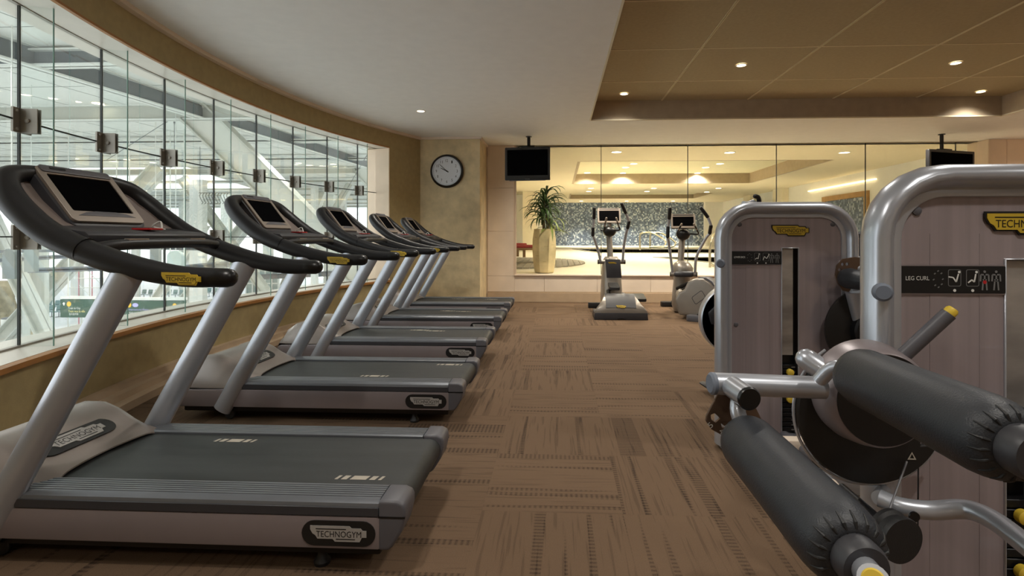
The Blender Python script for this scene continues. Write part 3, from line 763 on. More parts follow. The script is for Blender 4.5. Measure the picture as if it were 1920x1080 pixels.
# elbow to the thigh roller
tb([LP(1525, 727, 1.33), LP(1562, 690, 1.30), L2((.69, 1.26, .88))], .017, 'elbow_tube', M_silver2, arm)
roller(arm, .685 - .843, .876, 1.25 - 1.5, .82 - 1.5, .064, .782 - 1.5, .038)
# cam, hub, stub and lever
cc = LP(1632, 772, 1.43)
g = G(); P = [(.188 * math.cos(a), .188 * math.sin(a)) for a in [math.radians(q) for q in range(125, 340, 5)]] + [(.125, -.085), (.125, .06), (.0, .15)]
g.prism(P, cc + Y_ * .012, X_, Z_, -Y_, .018); cam_d = g.obj('cam_disc', M_disc, m2, bevel=.003, seg=1)
g = G(); P2 = [(x * 1.035, y * 1.035) for x, y in P[:44]]; g.tube([cc + Vector((x, .008, y)) for x, y in P2[:43]], .004, 8, 1); g.obj('cam_rim', M_silver2, cam_d)
g = G(); g.prism([(-.011, -.009), (.011, -.009), (0, .011)], LP(1706, 853, 1.43) - Y_ * .0075, X_, Z_, -Y_, .001, holes=[[(-.006, -.006), (.006, -.006), (0, .006)]]); g.obj('warning_triangle', M_mark, cam_d, smooth=False)
hc = LP(1622, 733, 1.36)
hc = Vector((hc.x * 1.0, hc.y, hc.z)); hc = LP(1622, 733, 1.41)
g = G(); g.lathe([(.122, .02), (.132, .015), (.133, -.005), (.126, -.05), (.119, -.075), (.113, -.080)], hc, Y_, 56); hub = g.obj('hub_drum', M_side, m2)
g = G(); g.lathe([(.112, 0), (.112, .004)], hc - Y_ * .079, -Y_, 48); g.obj('drum_face', M_blk, hub)
g = G(); g.tube([LP(1513, 674, 1.44), LP(1560, 706, 1.40)], .0285, 24, 1, cap='round'); g.obj('stub_axle', M_silver2, hub)
lv = tb([LP(1668, 690, 1.38), LP(1779, 588, 1.34)], .0175, 'lever', M_mid, m2, sub=1)
g = G(); d = (LP(1786, 580, 1.337) - LP(1777, 589, 1.34)).normalized(); g.lathe([(.0145, 0), (.0145, .012), (.011, .018)], LP(1778, 589, 1.34), d, 20); g.obj('yellow_cap', M_yelp, lv)
# pulley, cables, handle tube
pc = LP(1694, 1016, 1.24)
g = G(); g.lathe([(.052, 0), (.053, .004), (.053, .012), (.046, .018), (.046, .03), (.053, .036), (.053, .046), (.03, .05)], pc, Vector((-.25, 1, .05)), 40); pu = g.obj('pulley', M_rub, m2)
tb([LP(1700, 866, 1.42), LP(1656, 988, 1.27)], .0028, 'cable', M_cable, m2, sub=1, seg=8)
tb([LP(1722, 858, 1.43), LP(1721, 985, 1.40)], .0018, 'cable', M_blk, m2, sub=1, seg=8)
hb = tb([LP(1649, 934, 1.36), LP(1690, 950, 1.33), LP(1745, 957, 1.31), LP(1810, 955, 1.28), LP(1862, 975, 1.22), LP(1925, 1022, 1.13), LP(1990, 1075, 1.05)], .0215, 'handle_tube', M_silver2, m2, seg=24)
g = G(); g.lathe([(.0125, 0), (.012, .004)], LP(1709, 965, 1.3) - Y_ * .008, -Y_, 20); g.obj('plug', M_blk, hb)
tb([LP(1649, 934, 1.36), L2((.90, 1.50, .50))], .018, 'bracket', M_silver, hb, sub=1)
tb([hc + Y_ * .04, Vector((hc.x, .0, hc.z))], .03, 'axle', M_iron, m2, sub=1)
tb([pc + Y_ * .04, Vector((pc.x, .0, pc.z))], .012, 'pulley_axle', M_iron, m2, sub=1)
# seat of the leg curl machine, outside the frame on the right
g = G(); g.prism(rrect(.40, .44, .05), (.95, -.55, .52), X_, Y_, Z_, .08); seat = g.obj('seat', M_leather, m2, bevel=.02, seg=3)
g = G(); g.box(.72, 1.2, -.60, -.52, .0, .06); g.box(.91, .99, -.62, .0, .0, .06); g.box(.90, 1.0, -.60, -.50, .06, .52); g.obj('seat_frame', M_silver, m2, bevel=.01)

# ---- side gear of the lower back machine
def L1(p): return Vector(p) - Vector((.885, 3.03, 0))
def LQ(px, py, Y): return L1(at(px, py, Y))
g = G(); g.prism(rrect(.20, .20, .035), LQ(1622, 465, 3.35), X_, Z_, -Y_, .07); g.obj('back_pad', M_leather, m1, bevel=.02, seg=3)
c0 = LQ(1590, 515, 2.90)
g = G(); g.prism([(-.07, .0), (-.062, .05), (-.03, .085), (.03, .095), (.14, .08), (.14, .02), (.04, .0), (.02, -.06), (.0, -.092), (-.03, -.085), (-.055, -.05)], c0, X_, Z_, -Y_, .01, holes=[circ(.009, 10, -.02 + .03 * math.cos(q), .01 + .05 * math.sin(q)) for q in (1.2, 2.0, 2.8, 3.6, 4.4)]); g.obj('range_plate', M_brn, m1, bevel=.002, seg=1)
g = G(); g.tube([LQ(1577, 520, 2.88), LQ(1590, 522, 2.84)], .018, 16, 1); g.obj('plate_pin', M_silver2, m1)
g = G(); g.tube([LQ(1592, 522, 2.86), LQ(1640, 530, 2.70)], [.055, .045], 24, 1, cap='round'); g.obj('roller_pad', M_leather, m1)
g = G(); g.tube([LQ(1606, 505, 2.93), LQ(1650, 500, 2.90)], .045, 20, 1, cap='round'); g.obj('upper_tube', M_silver, m1)
g = G(); g.tube([LQ(1604, 545, 2.90), LQ(1622, 640, 2.93)], [.05, .035], 20, 1); g.obj('leg_tube', M_silver, m1)
dc = LQ(1624, 617, 2.95)
g = G(); g.lathe([(.222, 0), (.225, .005), (.225, .02), (.215, .024), (.05, .026)], dc, -Y_, 56); dd = g.obj('cam_disc', M_disc, m1)
g = G(); g.lathe([(.10, .02), (.10, .07), (.09, .08), (.06, .08)], dc, -Y_, 40); g.obj('hub_drum', M_iron, dd)
g = G(); g.tube([L1((.885 + .80, 3.1, 0.03)), L1((.885 + 1.35, 2.9, 0.03))], .03, 14, 1); g.tube([dc + Vector((.0, .01, 0)), Vector((dc.x + .02, .13, .05))], .035, 14, 1); g.tube([dc + Vector((0, .03, 0)), Vector((TW - .05, .08, dc.z))], .03, 14, 1); g.obj('side_frame', M_silver, m1)
g = G(); g.tube([Vector((c0.x, 0, c0.z)), Vector((TW - .05, .08, c0.z))], .02, 12, 1); g.tube([LQ(1622, 465, 3.34) - Z_ * .05, Vector((c0.x, .02, c0.z))], .02, 12, 1); g.obj('bracket_arm', M_silver, m1)
# low footplate with two small rollers at the machine's foot
fp = thing('foot_platform', 'low silver footplate with two grey rollers in front of the lower back tower', 'footplate', (1.22, 2.66, 0))
def LF(px, py, Y): return at(px, py, Y) - Vector((1.22, 2.66, 0))
g = G(); g.box(-.20, .10, -.02, .05, .15, .195); g.box(-.18, -.12, -.01, .04, 0, .15); g.box(.02, .08, -.01, .04, 0, .15); g.obj('crossbar', M_stone, fp, bevel=.006)
g = G(); g.tube([LF(1472, 818, 2.86), LF(1500, 833, 2.72)], .027, 18, 1, cap='round'); g.obj('roller', M_mid, fp)
g = G(); g.tube([LF(1508, 844, 2.62), LF(1533, 862, 2.50)], .027, 18, 1); rl = g.obj('roller', M_mid, fp)
g = G(); g.tube([LF(1533, 862, 2.50), LF(1540, 867, 2.47)], .0275, 18, 1, cap='round'); g.obj('roller_cap', M_blk, rl)
g = G(); g.tube([LF(1515, 862, 2.58), LF(1562, 905, 2.40)], .014, 14, 1); ar = g.obj('side_arm', M_silver2, fp)
g = G(); g.tube([LF(1562, 905, 2.40), LF(1570, 912, 2.37)], [.016, .012], 14, 1, cap='round'); g.obj('cream_cap', M_stone, ar)
g = G(); g.box(.02, .45, -.16, -.12, 0, .09); g.box(.10, .16, -.14, .02, .0, .15); g.obj('rear_strut', M_silver, fp, bevel=.006)

# ---- machine hidden behind the lower back tower
hm = thing('exercise_machine', 'mostly hidden exercise machine behind the lower back tower, silver-rimmed wheel at left', 'exercise machine', (1.15, 3.75, 0))
def LH(px, py, Y): return at(px, py, Y) - Vector((1.15, 3.75, 0))
wc = LH(1378, 598, 3.75)
g = G(); g.lathe([(.238, -.05), (.246, -.04), (.246, .03), (.238, .04), (.216, .04), (.216, -.05), (.238, -.05)], wc, Y_, 56); g.obj('wheel_rim', M_silver, hm)
g = G(); g.lathe([(.222, -.012), (.222, .012)], wc, Y_, 48); g.obj('wheel_disc', M_cap, hm)
g = G(); g.prism([(-.20, .05), (-.13, .12), (-.02, .06), (-.09, -.02), (-.18, -.03)], wc - Y_ * .03, X_, Z_, -Y_, .05); g.obj('pedal_block', M_dark, hm, bevel=.01)
g = G(); g.prism([(-.12, .0), (.05, .16), (.10, -.1), (-.05, -.2)], wc - Y_ * .02, X_, Z_, -Y_, .02); g.obj('spoke_plate', M_mid, hm, bevel=.006)
g = G(); g.tube([Vector((wc.x, 0, wc.z)), Vector((wc.x + .15, .1, .03))], .03, 14, 1); g.tube([(.05, .1, .03), (.7, .1, .03)], .03, 14, 1); g.tube([(.35, .1, .03), (.30, .1, 1.3), (.16, .06, 1.42)], .028, 14, 4); g.obj('frame', M_silver, hm)
g = G(); g.tube([LH(1424, 384, 3.85), LH(1422, 371, 3.82), LH(1416, 368, 3.80)], .016, 12, 4, cap='round'); g.tube([LH(1424, 384, 3.85), (.16, .06, 1.42)], .014, 12, 1); g.obj('handle_tip', M_grip, hm)
g = G(); g.tube([LH(1345, 736, 3.98), LH(1333, 728, 4.05), LH(1324, 722, 4.1), LH(1318, 718, 4.15)], [(.014, .03)] * 4, 10, 3, cap='round'); g.tube([LH(1345, 736, 3.98), (.05, .1, .04)], .02, 10, 1); g.obj('foot_strap', M_rub, hm)

# ------------------------------------------------------------------ elliptical trainers
M_emet = mat('elliptical_silver', '8D867D', .35, .4, var=.05)
def elliptical(name, label, o, postY, K_):
    """K_: dictionary of image-read points (already world coordinates)"""
    t = thing(name, label, 'elliptical trainer', o, 0, 'elliptical trainers by the pool window'); ov = Vector(o)
    W = lambda px, py, Y: at(px, py, Y) - ov
    g = G(); g.tube([W(*K_['post0']), W(*K_['post1'])], [(.06, .05), (.058, .048)], 20, 1); g.obj('column', M_emet, t)
    # display
    c = W(*K_['disp']); rz = K_.get('disp_rz', 0); U = Vector((math.cos(rz), math.sin(rz), 0)); tilt = .35
    n = Vector((math.sin(rz) * math.cos(tilt), -math.cos(rz) * math.cos(tilt), math.sin(tilt))); v = n.cross(U) ; v = v if v.z > 0 else -v
    dw, dh = K_['dsize']
    g = G(); g.prism(rrect(dw, dh, .015), c - n * .05, U, v, n, .048); ds = g.obj('display_housing', M_dark, t, bevel=.008)
    g = G(); g.prism(rrect(dw, dh, .015), c - n * .002, U, v, n, .010, holes=[rrect(dw - .05, dh - .075, .004, 2, cy=-.008)]); g.obj('display_frame', M_frame, ds, bevel=.002, seg=1)
    g = G(); g.prism(rrect(dw - .048, dh - .073, .004, 2, cy=-.008), c - n * .002, U, v, n, .005); g.obj('screen', M_scr, ds, smooth=False)
    g = G(); g.prism(rrect(dw - .06, .014, .003, 2, cy=dh / 2 - .018), c + n * .0085, U, v, n, .001); g.obj('vent_slot', M_blk, ds, smooth=False)
    # hand cluster
    cl = W(*K_['cluster'])
    g = G(); g.lathe([(.03, -.09), (.085, -.06), (.115, -.01), (.105, .04), (.07, .07), (.04, .08)], cl, Z_, 20, sy=.8); g.obj('grip_cluster', M_blk, t)
    g = G(); g.tube([cl + Z_ * .04, c - n * .04], .03, 12, 1); g.obj('neck', M_emet, t)
    for h in K_['horns']:
        g = G(); g.tube([W(*q) for q in h[:-1]] + [W(*h[-1])], .014, 12, 3); hn = g.obj('fixed_grip', M_grip, t)
        g = G(); g.tube([W(*h[-2]) , W(*h[-1])], .0155, 12, 1, cap='round'); g.obj('sensor_sleeve', M_frame, hn)
    pa, pb = W(*K_['bar'][0]), W(*K_['bar'][1])
    g = G(); g.tube([pa, pb], .036, 16, 1); br = g.obj('pivot_bar', M_emet, t)
    d = (pb - pa).normalized()
    g = G(); g.tube([pa - d * .012, pa + d * .004], .038, 16, 1); g.tube([pb - d * .004, pb + d * .012], .038, 16, 1); g.obj('bar_cap', M_dark, br)
    for arm_ in K_['arms']:
        P = [W(*q) for q in arm_]; m = len(P) // 2 + 1
        g = G(); g.tube(P[:-1] + [P[-1]], .021, 14, 5, cap='round'); a_ = g.obj('moving_arm', M_silver, t)
        g = G(); g.tube(P[3:5], .027, 14, 1, cap='round'); g.obj('lower_grip', M_grip, a_)
        e = P[-1]; dd = (P[-1] - P[-2]).normalized()
        g = G(); g.tube([e - dd * .14, e + dd * .015], .027, 14, 1, cap='round'); g.obj('upper_grip', M_grip, a_)
    return t, W
hY = 8.55
K1 = dict(post0=(1145, 500, 8.85), post1=(1142, 438, 9.0), disp=(1142, 404, 8.85), dsize=(.38, .26), cluster=(1143, 434, 8.85),
          horns=[[(1126, 431, 8.75), (1133, 432, 8.72), (1134, 424, 8.66), (1137, 409, 8.6)], [(1150, 432, 8.8), (1162, 431, 8.72), (1160, 424, 8.66), (1155.5, 409, 8.6)]],
          bar=[(1122, 491, 8.7), (1171, 491, 8.7)],
          arms=[[(1126, 490, 8.68), (1121, 468, 8.66), (1114, 447, 8.6), (1111.5, 441, 8.58), (1112, 428, 8.55), (1113.8, 409, 8.5), (1114.4, 393, 8.45)],
                [(1167.5, 489, 8.68), (1170, 460, 8.6), (1174, 438, 8.5), (1177, 427, 8.45), (1179.5, 416, 8.4), (1173, 399, 8.35), (1166.5, 384.5, 8.3)]])
e1, W1 = elliptical('elliptical_trainer', 'elliptical trainer standing straight before the pool window, centre of the photo', (.91, 8.4, 0), 9, K1)
# front tower
g = G(); P = []
for z, hw, y0, y1 in [(.06, .17, .05, .70), (.35, .165, .10, .66), (.60, .155, .18, .60), (.80, .14, .24, .55), (.87, .10, .28, .50)]:
    P.append([Vector((-.03 + hw * math.cos(a) * (abs(math.cos(a)) ** -.45 if abs(math.cos(a)) > .02 else 1), (y0 + y1) / 2 + (y1 - y0) / 2 * math.sin(a) * (abs(math.sin(a)) ** -.45 if abs(math.sin(a)) > .02 else 1), z)) for a in [2 * PI * k / 24 for k in range(25)]])
g.grid(P); g.face([g.bm.verts.new(p) for p in P[-1][:-1]]); bmesh.ops.remove_doubles(g.bm, verts=g.bm.verts, dist=.0005); twr = g.obj('front_tower', M_emet, e1, ang=60)
g = G(); g.prism([(-.125, .0), (.115, .0), (.135, -.30), (-.105, -.30)], W1(1149, 486, 8.55) + Vector((0, -.02, 0)), X_, Vector((0, .1, .99)), -Y_, .02); shp = g.obj('tower_cover', M_dark, e1, bevel=.008)
badge(shp, W1(1148, 493.5, 8.53) - Y_ * .022, (1, 0, 0), (0, 0, 1), .125, M_yel, M_yel, M_ink)
# pedals and links
for (px, py, s) in ((1151, 540, -1), (1195, 561, 1)):
    c = W1(px, py, 8.3); g = G(); g.prism(rrect(.16 if s < 0 else .24, .34, .04), c, X_, Vector((0, 1, .15)), Z_, .05); pd = g.obj('pedal', M_rub, e1, bevel=.012)
    g = G(); g.tube([c + Vector((0, .12, .0)), Vector((-.02 + s * .13, .25, .28))], .025, 12, 1); g.obj('link', M_dark, e1)
g = G(); g.tube([(-.11, .1, .33), (-.13, -.35, .25)], .03, 12, 1); g.tube([(.16, .1, .26), (.18, -.35, .2)], .03, 12, 1); g.obj('link', M_iron, e1)
# rear drive housing
base = Vector((0.0, -.74, 0)); g = G(); P = []
for y, hw, h, in [(-.0, .375, .10), (.005, .372, .17), (.05, .345, .225), (.12, .29, .30), (.20, .255, .34), (.30, .25, .345), (.40, .26, .30), (.46, .27, .12)]:
    P.append([base + Vector((-.375 if 0 else -hw - .02 * (1 - h / .35), y, .09)), base + Vector((-hw, y, h * .75)), base + Vector((-hw * .86, y, h * .96)), base + Vector((-hw * .5, y, h)), base + Vector((hw * .5, y, h)), base + Vector((hw * .86, y, h * .96)), base + Vector((hw, y, h * .75)), base + Vector((hw + .02 * (1 - h / .35), y, .09))])
g.sheet(P, (0, 0, -.004)); rh = g.obj('rear_housing', M_emet, e1, ang=50)
g = G(); g.prism([(-.385, 0), (-.06, 0), (-.045, .014), (.045, .014), (.06, 0), (.385, 0), (.378, .10), (-.378, .10)], base - Y_ * .012, X_, Z_, Y_, .46); g.obj('rear_skirt', M_dark, e1, bevel=.008)
g = G(); P = []
for y, h in [(.0, .178), (.047, .235), (.12, .309), (.20, .349), (.30, .354)]:
    P.append([base + Vector((x, y - .006, h - abs(x) * .02)) for x in (-.215, -.1, 0, .1, .215)])
g.sheet(P, (0, .006, -.004)); cv = g.obj('housing_cover', M_dark, e1, ang=60)
badge(cv, base + Vector((.0, -.004, .192)), (1, 0, 0), Vector((0, .55, .8)), .13, M_yel, M_yel, M_ink)
g = G(); g.box(-.40, .34, .50, .60, 0, .09); g.obj('front_foot', M_rub, e1, bevel=.012)
g = G(); g.box(-.06, .04, -.3, .6, .05, .13); g.obj('floor_beam', M_iron, e1, bevel=.01)

K2 = dict(post0=(1275, 510, 8.5), post1=(1279, 448, 8.6), disp=(1281, 414.5, 8.45), disp_rz=-.12, dsize=(.37, .235), cluster=(1281, 440, 8.5),
          horns=[[(1272, 439, 8.5), (1269, 438, 8.4), (1273, 430, 8.3), (1278, 420, 8.25)], [(1290, 438, 8.5), (1309, 439, 8.4), (1306, 430, 8.3), (1301, 420, 8.25)]],
          bar=[(1258, 514, 8.35), (1306, 514.5, 8.2)],
          arms=[[(1261, 512, 8.33), (1257, 478, 8.3), (1253.5, 452, 8.25), (1252, 444, 8.2), (1252.5, 426, 8.2), (1255, 408, 8.15), (1256, 393, 8.1)],
                [(1303, 513, 8.2), (1306, 482, 8.1), (1322, 449, 8.0), (1331, 437, 7.95), (1333, 424, 7.9), (1327, 407, 7.9), (1316, 392, 7.9)]])
e2, W2 = elliptical('elliptical_trainer', 'elliptical trainer turned aslant, half hidden by the lower back tower', (2.25, 8.0, 0), 8.6, K2)
def S2(name, px, py, Y, rad, h0, h1, m, **k):
    c = W2(px, py, Y); return c
c = W2(1279, 520, 8.5)
g = G(); g.lathe([(.13, 0), (.16, .1), (.15, .30), (.13, .52), (.16, .60), (.17, .68), (.12, .76), (.06, .80)], (c.x, c.y, .02), Z_, 24, sy=1.2); g.obj('front_tower', M_emet, e2, ang=60)
g = G(); q0, q1 = W2(1269, 514, 8.3), W2(1296, 514, 8.22); g.tube([q0, q1], .046, 16, 1, cap='round'); g.obj('bar_sleeve', M_dark, e2)
c = W2(1316, 556, 7.75); ax = Vector((-.55, -.83, 0)).normalized(); sd = Vector((.83, -.55, 0)).normalized()
P = [(-.33, -.28), (.30, -.28), (.36, -.05), (.30, .06), (.22, .10), (.16, .22), (.06, .27), (-.06, .27), (-.16, .22), (-.24, .12), (-.32, -.05)]
g = G(); g.prism([(x, y) for x, y in P], c - ax * .12, -sd, Z_, ax, .26); bd = g.obj('flywheel_housing', M_emet, e2, bevel=.045, seg=4, ang=50)
g = G(); g.prism(rrect(.20, .12, .03), c + ax * .1405, Vector((-.75 * sd.x, -.75 * sd.y, -.6)), Vector((-.5 * sd.x, -.5 * sd.y, .8)).normalized(), ax, .002, holes=[rrect(.185, .105, .025)]); g.obj('side_outline', M_dark, bd, smooth=False)
g = G(); g.prism([(-.26, .12), (-.18, .235), (-.10, .285), (.02, .285), (.02, .26), (-.08, .255), (-.16, .20), (-.24, .09)], c - ax * .11, -sd, Z_, ax, .22); g.obj('rear_cover', M_mid, e2, bevel=.01)
fx = W2(1316, 597, 7.55); g = G(); g.prism(rrect(.42, .16, .05), Vector((fx.x, fx.y, .0)), -ax.cross(Z_) * -1, ax, Z_, .085); g.obj('rear_foot', M_mid, e2, bevel=.012)
fx = W2(1262, 571, 9.2); g = G(); g.prism(rrect(.42, .16, .05), Vector((fx.x, fx.y, .0)), X_, Y_, Z_, .085); g.obj('front_foot', M_rub, e2, bevel=.012)
g = G(); g.tube([W2(1272, 548, 8.3), W2(1300, 535, 7.9)], .03, 12, 1); g.tube([W2(1270, 541, 8.35), W2(1298, 528, 8.0)], .03, 12, 1); g.obj('link', M_iron, e2)
g = G(); g.tube([W2(1278, 552, 8.2), W2(1290, 575, 8.0)], [.09, .13], 16, 2, cap='round'); g.obj('crank_cover', M_emet, e2)
g = G(); p0, p1 = W2(1262, 571, 9.2), W2(1316, 597, 7.55); g.tube([(p0.x, p0.y, .06), (p1.x, p1.y, .06)], .05, 12, 1); g.obj('floor_beam', M_iron, e2)
# ------------------------------------------------------------------ wall clock
cc = at(838, 321, 8.87); ck = thing('wall_clock', 'round white wall clock with a black rim on the gold plaster pier', 'clock', (cc.x, 8.89, cc.z))
g = G(); g.lathe([(.275, 0), (.285, .01), (.283, .035), (.262, .055), (.245, .05), (.24, .03)], (0, 0, 0), -Y_, 64); g.obj('rim', M_blk, ck, ang=60)
g = G(); g.lathe([(.246, .03), (.246, .052), (.236, .052), (.236, .032)], (0, 0, 0), -Y_, 64); g.obj('inner_ring', M_silver2, ck)
M_face = mat('clock_face_white', 'DCE0E6', .5, 0, var=.02)
g = G(); g.lathe([(.236, .030), (.236, .034)], (0, 0, 0), -Y_, 64); face = g.obj('dial', M_face, ck)
g = G()
for k in range(1, 13):
    a = PI / 2 - k * PI / 6
    g.text(str(k), (.178 * math.cos(a), -.0352, .178 * math.sin(a)), X_, Z_, .040 if k > 9 else .022, .046)
g.obj('numerals', M_ink, face, smooth=False, norm=False)
g = G()
for k in range(60):
    a = k * PI / 30; r = .218; wd = .003 if k % 5 == 0 else .0015
    c, s = math.cos(a), math.sin(a)
    g.prism([(r * c - s * wd, r * s + c * wd), (r * c + s * wd, r * s - c * wd), ((r + .010) * c + s * wd, (r + .010) * s - c * wd), ((r + .010) * c - s * wd, (r + .010) * s + c * wd)], (0, -.0345, 0), X_, Z_, -Y_, .0006)
g.obj('minute_marks', M_ink, face, smooth=False)
def hand(deg, ln, wd, y, name):
    a = math.radians(90 - deg); u = Vector((math.cos(a), 0, math.sin(a))); v = Vector((-u.z, 0, u.x))
    g = G(); g.prism([(-.035, -wd), (ln * .8, -wd * .8), (ln, 0), (ln * .8, wd * .8), (-.035, wd)], (0, y, 0), u, v, -Y_, .003); g.obj(name, M_blk, face, smooth=False)
hand(296, .125, .0065, -.038, 'hour_hand'); hand(313, .19, .0045, -.042, 'minute_hand')
g = G(); g.lathe([(.012, .034), (.012, .048), (.008, .05)], (0, 0, 0), -Y_, 20); g.obj('hub', M_blk, face)

# ------------------------------------------------------------------ televisions
M_tv = mat('television_black', '141416', .25, 0, var=.05, coat=.3)
def tv(cpx, Y, w_, h_, rz, pole_px, label, top):
    c = at(cpx[0], cpx[1], Y)
    t = thing('ceiling_television', label, 'television', (c.x, c.y, c.z), rz, 'televisions hung from the ceiling')
    g = G(); g.prism(rrect(w_, h_, .012), (0, .05, 0), X_, Z_, -Y_, .05); b = g.obj('housing', M_tv, t, bevel=.006)
    g = G(); g.prism(rrect(w_, h_, .012), (0, .0, 0), X_, Z_, -Y_, .014, holes=[rrect(w_ - .075, h_ - .12, .004, 2, cy=.018)]); g.obj('bezel', M_tv, b, bevel=.002, seg=1)
    g = G(); g.prism(rrect(w_ - .073, h_ - .118, .003, 2, cy=.018), (0, .0, 0), X_, Z_, -Y_, .006); g.obj('screen', M_scr, b, smooth=False)
    g = G(); g.box(-w_ * .4, w_ * .4, -.012, -.0, -h_ / 2 - .012, -h_ / 2 + .002); g.obj('speaker_bar', M_mid, b, bevel=.002)
    g = G(); g.box(-.04, .04, -.0155, -.014, -h_ / 2 + .012, -h_ / 2 + .019); g.obj('front_logo_plate', M_gry, b, smooth=False)
    px_ = pole_px
    g = G(); g.tube([(px_, .14, h_ / 2 - .02), (px_, .14, ZC - c.z)], .028, 16, 1); po = g.obj('pole', M_blk, t)
    g = G(); g.box(px_ - .11, px_ + .11, .05, .20, h_ / 2 - .01, h_ / 2 + .035); g.box(px_ - .09, px_ + .09, .05, .09, -.1, h_ / 2); g.obj('bracket', M_blk, t, bevel=.004)
    g = G(); g.lathe([(.05, -.012), (.05, 0)], (px_, .14, ZC - c.z), Z_, 20); g.obj('ceiling_flange', M_blk, po)
    g = G(); g.tube([(px_ - .17, .08, h_ / 2), (px_ - .16, .1, h_ / 2 + .03), (px_ - .05, .13, h_ / 2 + .04)], .006, 8, 4); g.obj('cable', M_blk, t)
    return t
tv((989, 307), 8.75, .755, .545, -.10, .0, 'black television on a ceiling pole above the palm, left of the pair', 0)
tv((1784, 318), 8.9, 1.0, .62, .34, -.02, 'black television on a ceiling pole above the nearer weight machine, right of the pair', 0)

# ------------------------------------------------------------------ potted plant
M_pot = mat('capiz_pot', 'D8C8A0', .4, .1, var=.22, vscale=4, bump=.1, bscale=10)
M_potl = mat('pot_joint', '8C7444', .6)
M_soil = mat('potting_soil', '2A1D12', .95, bump=.3, bscale=80)
M_leaf = mat('palm_leaf', '3E5A2E', .45, 0, var=.35, vscale=3)
M_leafl = mat('palm_leaf_light', '7C8C46', .45, 0, var=.3, vscale=3)
M_trunk = mat('cane_stem', '6A5A3C', .7, 0, var=.3, vscale=30)
pc = at(1020.5, 508, 10.15); PZ = .515
pt = thing('potted_plant', 'leafy palm-like plant in a tall faceted cream planter behind the pool window', 'plant', (pc.x, 10.18, PZ))
rings = [(.185, 0), (.20, .03), (.225, .18), (.243, .42), (.240, .65), (.215, .80), (.205, .835)]
g = G(); R = []
for r, z in rings: R.append([Vector((r * math.cos(2 * PI * k / 8 + .39), r * math.sin(2 * PI * k / 8 + .39), z)) for k in range(9)])
g.grid(R); g.face([g.bm.verts.new(p) for p in R[0][:-1]]); bmesh.ops.remove_doubles(g.bm, verts=g.bm.verts, dist=.0005)
g.lathe([(.19, .80), (.19, .83), (.205, .836)], seg=16); g.obj('planter', M_pot, pt, smooth=False)
g = G(); rr = random.Random(2)
for r, z in [(.232, .22), (.241, .36), (.241, .5), (.236, .66), (.215, .12)]:
    for k in range(8):
        if rr.random() < .6:
            a0 = 2 * PI * k / 8 + .39; a1 = a0 + PI / 4; zz = z + rr.uniform(-.05, .05)
            p, q = Vector((math.cos(a0), math.sin(a0), 0)) * r, Vector((math.cos(a1), math.sin(a1), 0)) * r
            s0, s1 = sorted((rr.uniform(0, 1), rr.uniform(0, 1)))
            g.tube([p.lerp(q, s0) + Z_ * zz, p.lerp(q, s1) + Z_ * zz], .002, 6, 1)
g.obj('tile_joint', M_potl, pt)
g = G(); g.lathe([(.19, .80), (.19, .812), (.05, .82)], seg=20); g.obj('soil', M_soil, pt)
def leaf(g, o, az, el, ln, wd, droop):
    n = 6; d = Vector((math.cos(az), math.sin(az), 0)); side = Vector((-d.y, d.x, 0)); p = Vector(o); e = el; P = []
    for k in range(n + 1):
        t = k / n; ww = wd * math.sin(PI * min(1, .12 + t * .88)) ** .8 * (1 if k < n else .1)
        P.append([p - side * ww - Z_ * ww * -.35, p.copy(), p + side * ww + Z_ * ww * .35])
        e -= droop / n * (1 + t); p = p + (d * math.cos(e) + Z_ * math.sin(e)) * ln / n
    g.sheet(P, (0, 0, -.0015))
rr = random.Random(11); heads = [((-.02, .0, .82), (-.05, 0, 1.22)), ((.05, .04, .82), (.04, .03, 1.55)), ((.0, -.05, .82), (.0, -.03, 1.38)), ((.07, -.02, .82), (.12, -.02, 1.05))]
for hi, (a, b) in enumerate(heads):
    g = G(); g.tube([a, b], [.016, .010], 8, 2); g.obj('stem', M_trunk, pt)
    for k in range(34 if hi < 3 else 16):
        g = G(); leaf(g, Vector(b) - Z_ * rr.uniform(0, .32), k * 2.4 + hi, rr.uniform(.25, 1.35), rr.uniform(.36, .54), rr.uniform(.018, .027), rr.uniform(.8, 1.7)); g.obj('leaf', M_leafl if hi == 3 else M_leaf, pt, ang=80)

# ------------------------------------------------------------------ pool hall behind the window
def zf(y): return .503 + .0175 * (y - 9.98)
M_deck = mat('cream_pool_tile', 'E6DCC4', .35, 0, var=.04, vscale=1.5)
M_pool = mat('dark_pool_tile', '25302F', .3, 0, var=.4, vscale=60)
M_cope = mat('grey_coping', '9A988A', .5, 0, var=.08)
M_pw = mat('cream_pool_wall', 'E8DFC8', .7, 0, var=.03)
M_pww = mat('white_pool_wall', 'F0EFEA', .7, 0, var=.02)
pool1 = [(1.5, 18.3), (6.5, 18.3), (7.4, 19.3), (7.4, 21.4), (.7, 21.4)]
pool2 = [(2.85, 15.5), (7.3, 15.5), (7.3, 12.4), (4.2, 12.4)]
OUT = [(-2.6, 9.98), (7.9, 9.98), (7.9, 26.2), (-2.6, 26.2)]
g = G(); tr = tessellate_polygon([[Vector((*p, 0)) for p in l] for l in (OUT, pool1, pool2)]); fl = OUT + pool1 + pool2
V = [g.bm.verts.new((x, y, zf(y))) for x, y in fl]
for t in tr: g.face([V[i] for i in t])
V2 = [g.bm.verts.new((x, y, zf(y) - .3)) for x, y in fl]
for t in tr: g.face([V2[i] for i in t[::-1]])
for k, m in ((0, 4), (4, 5), (9, 4)):
    for i in range(m): j = (i + 1) % m; g.face([V[k + i], V[k + j], V2[k + j], V2[k + i]])
deck = g.obj('floor', M_deck, kind='structure', smooth=False)
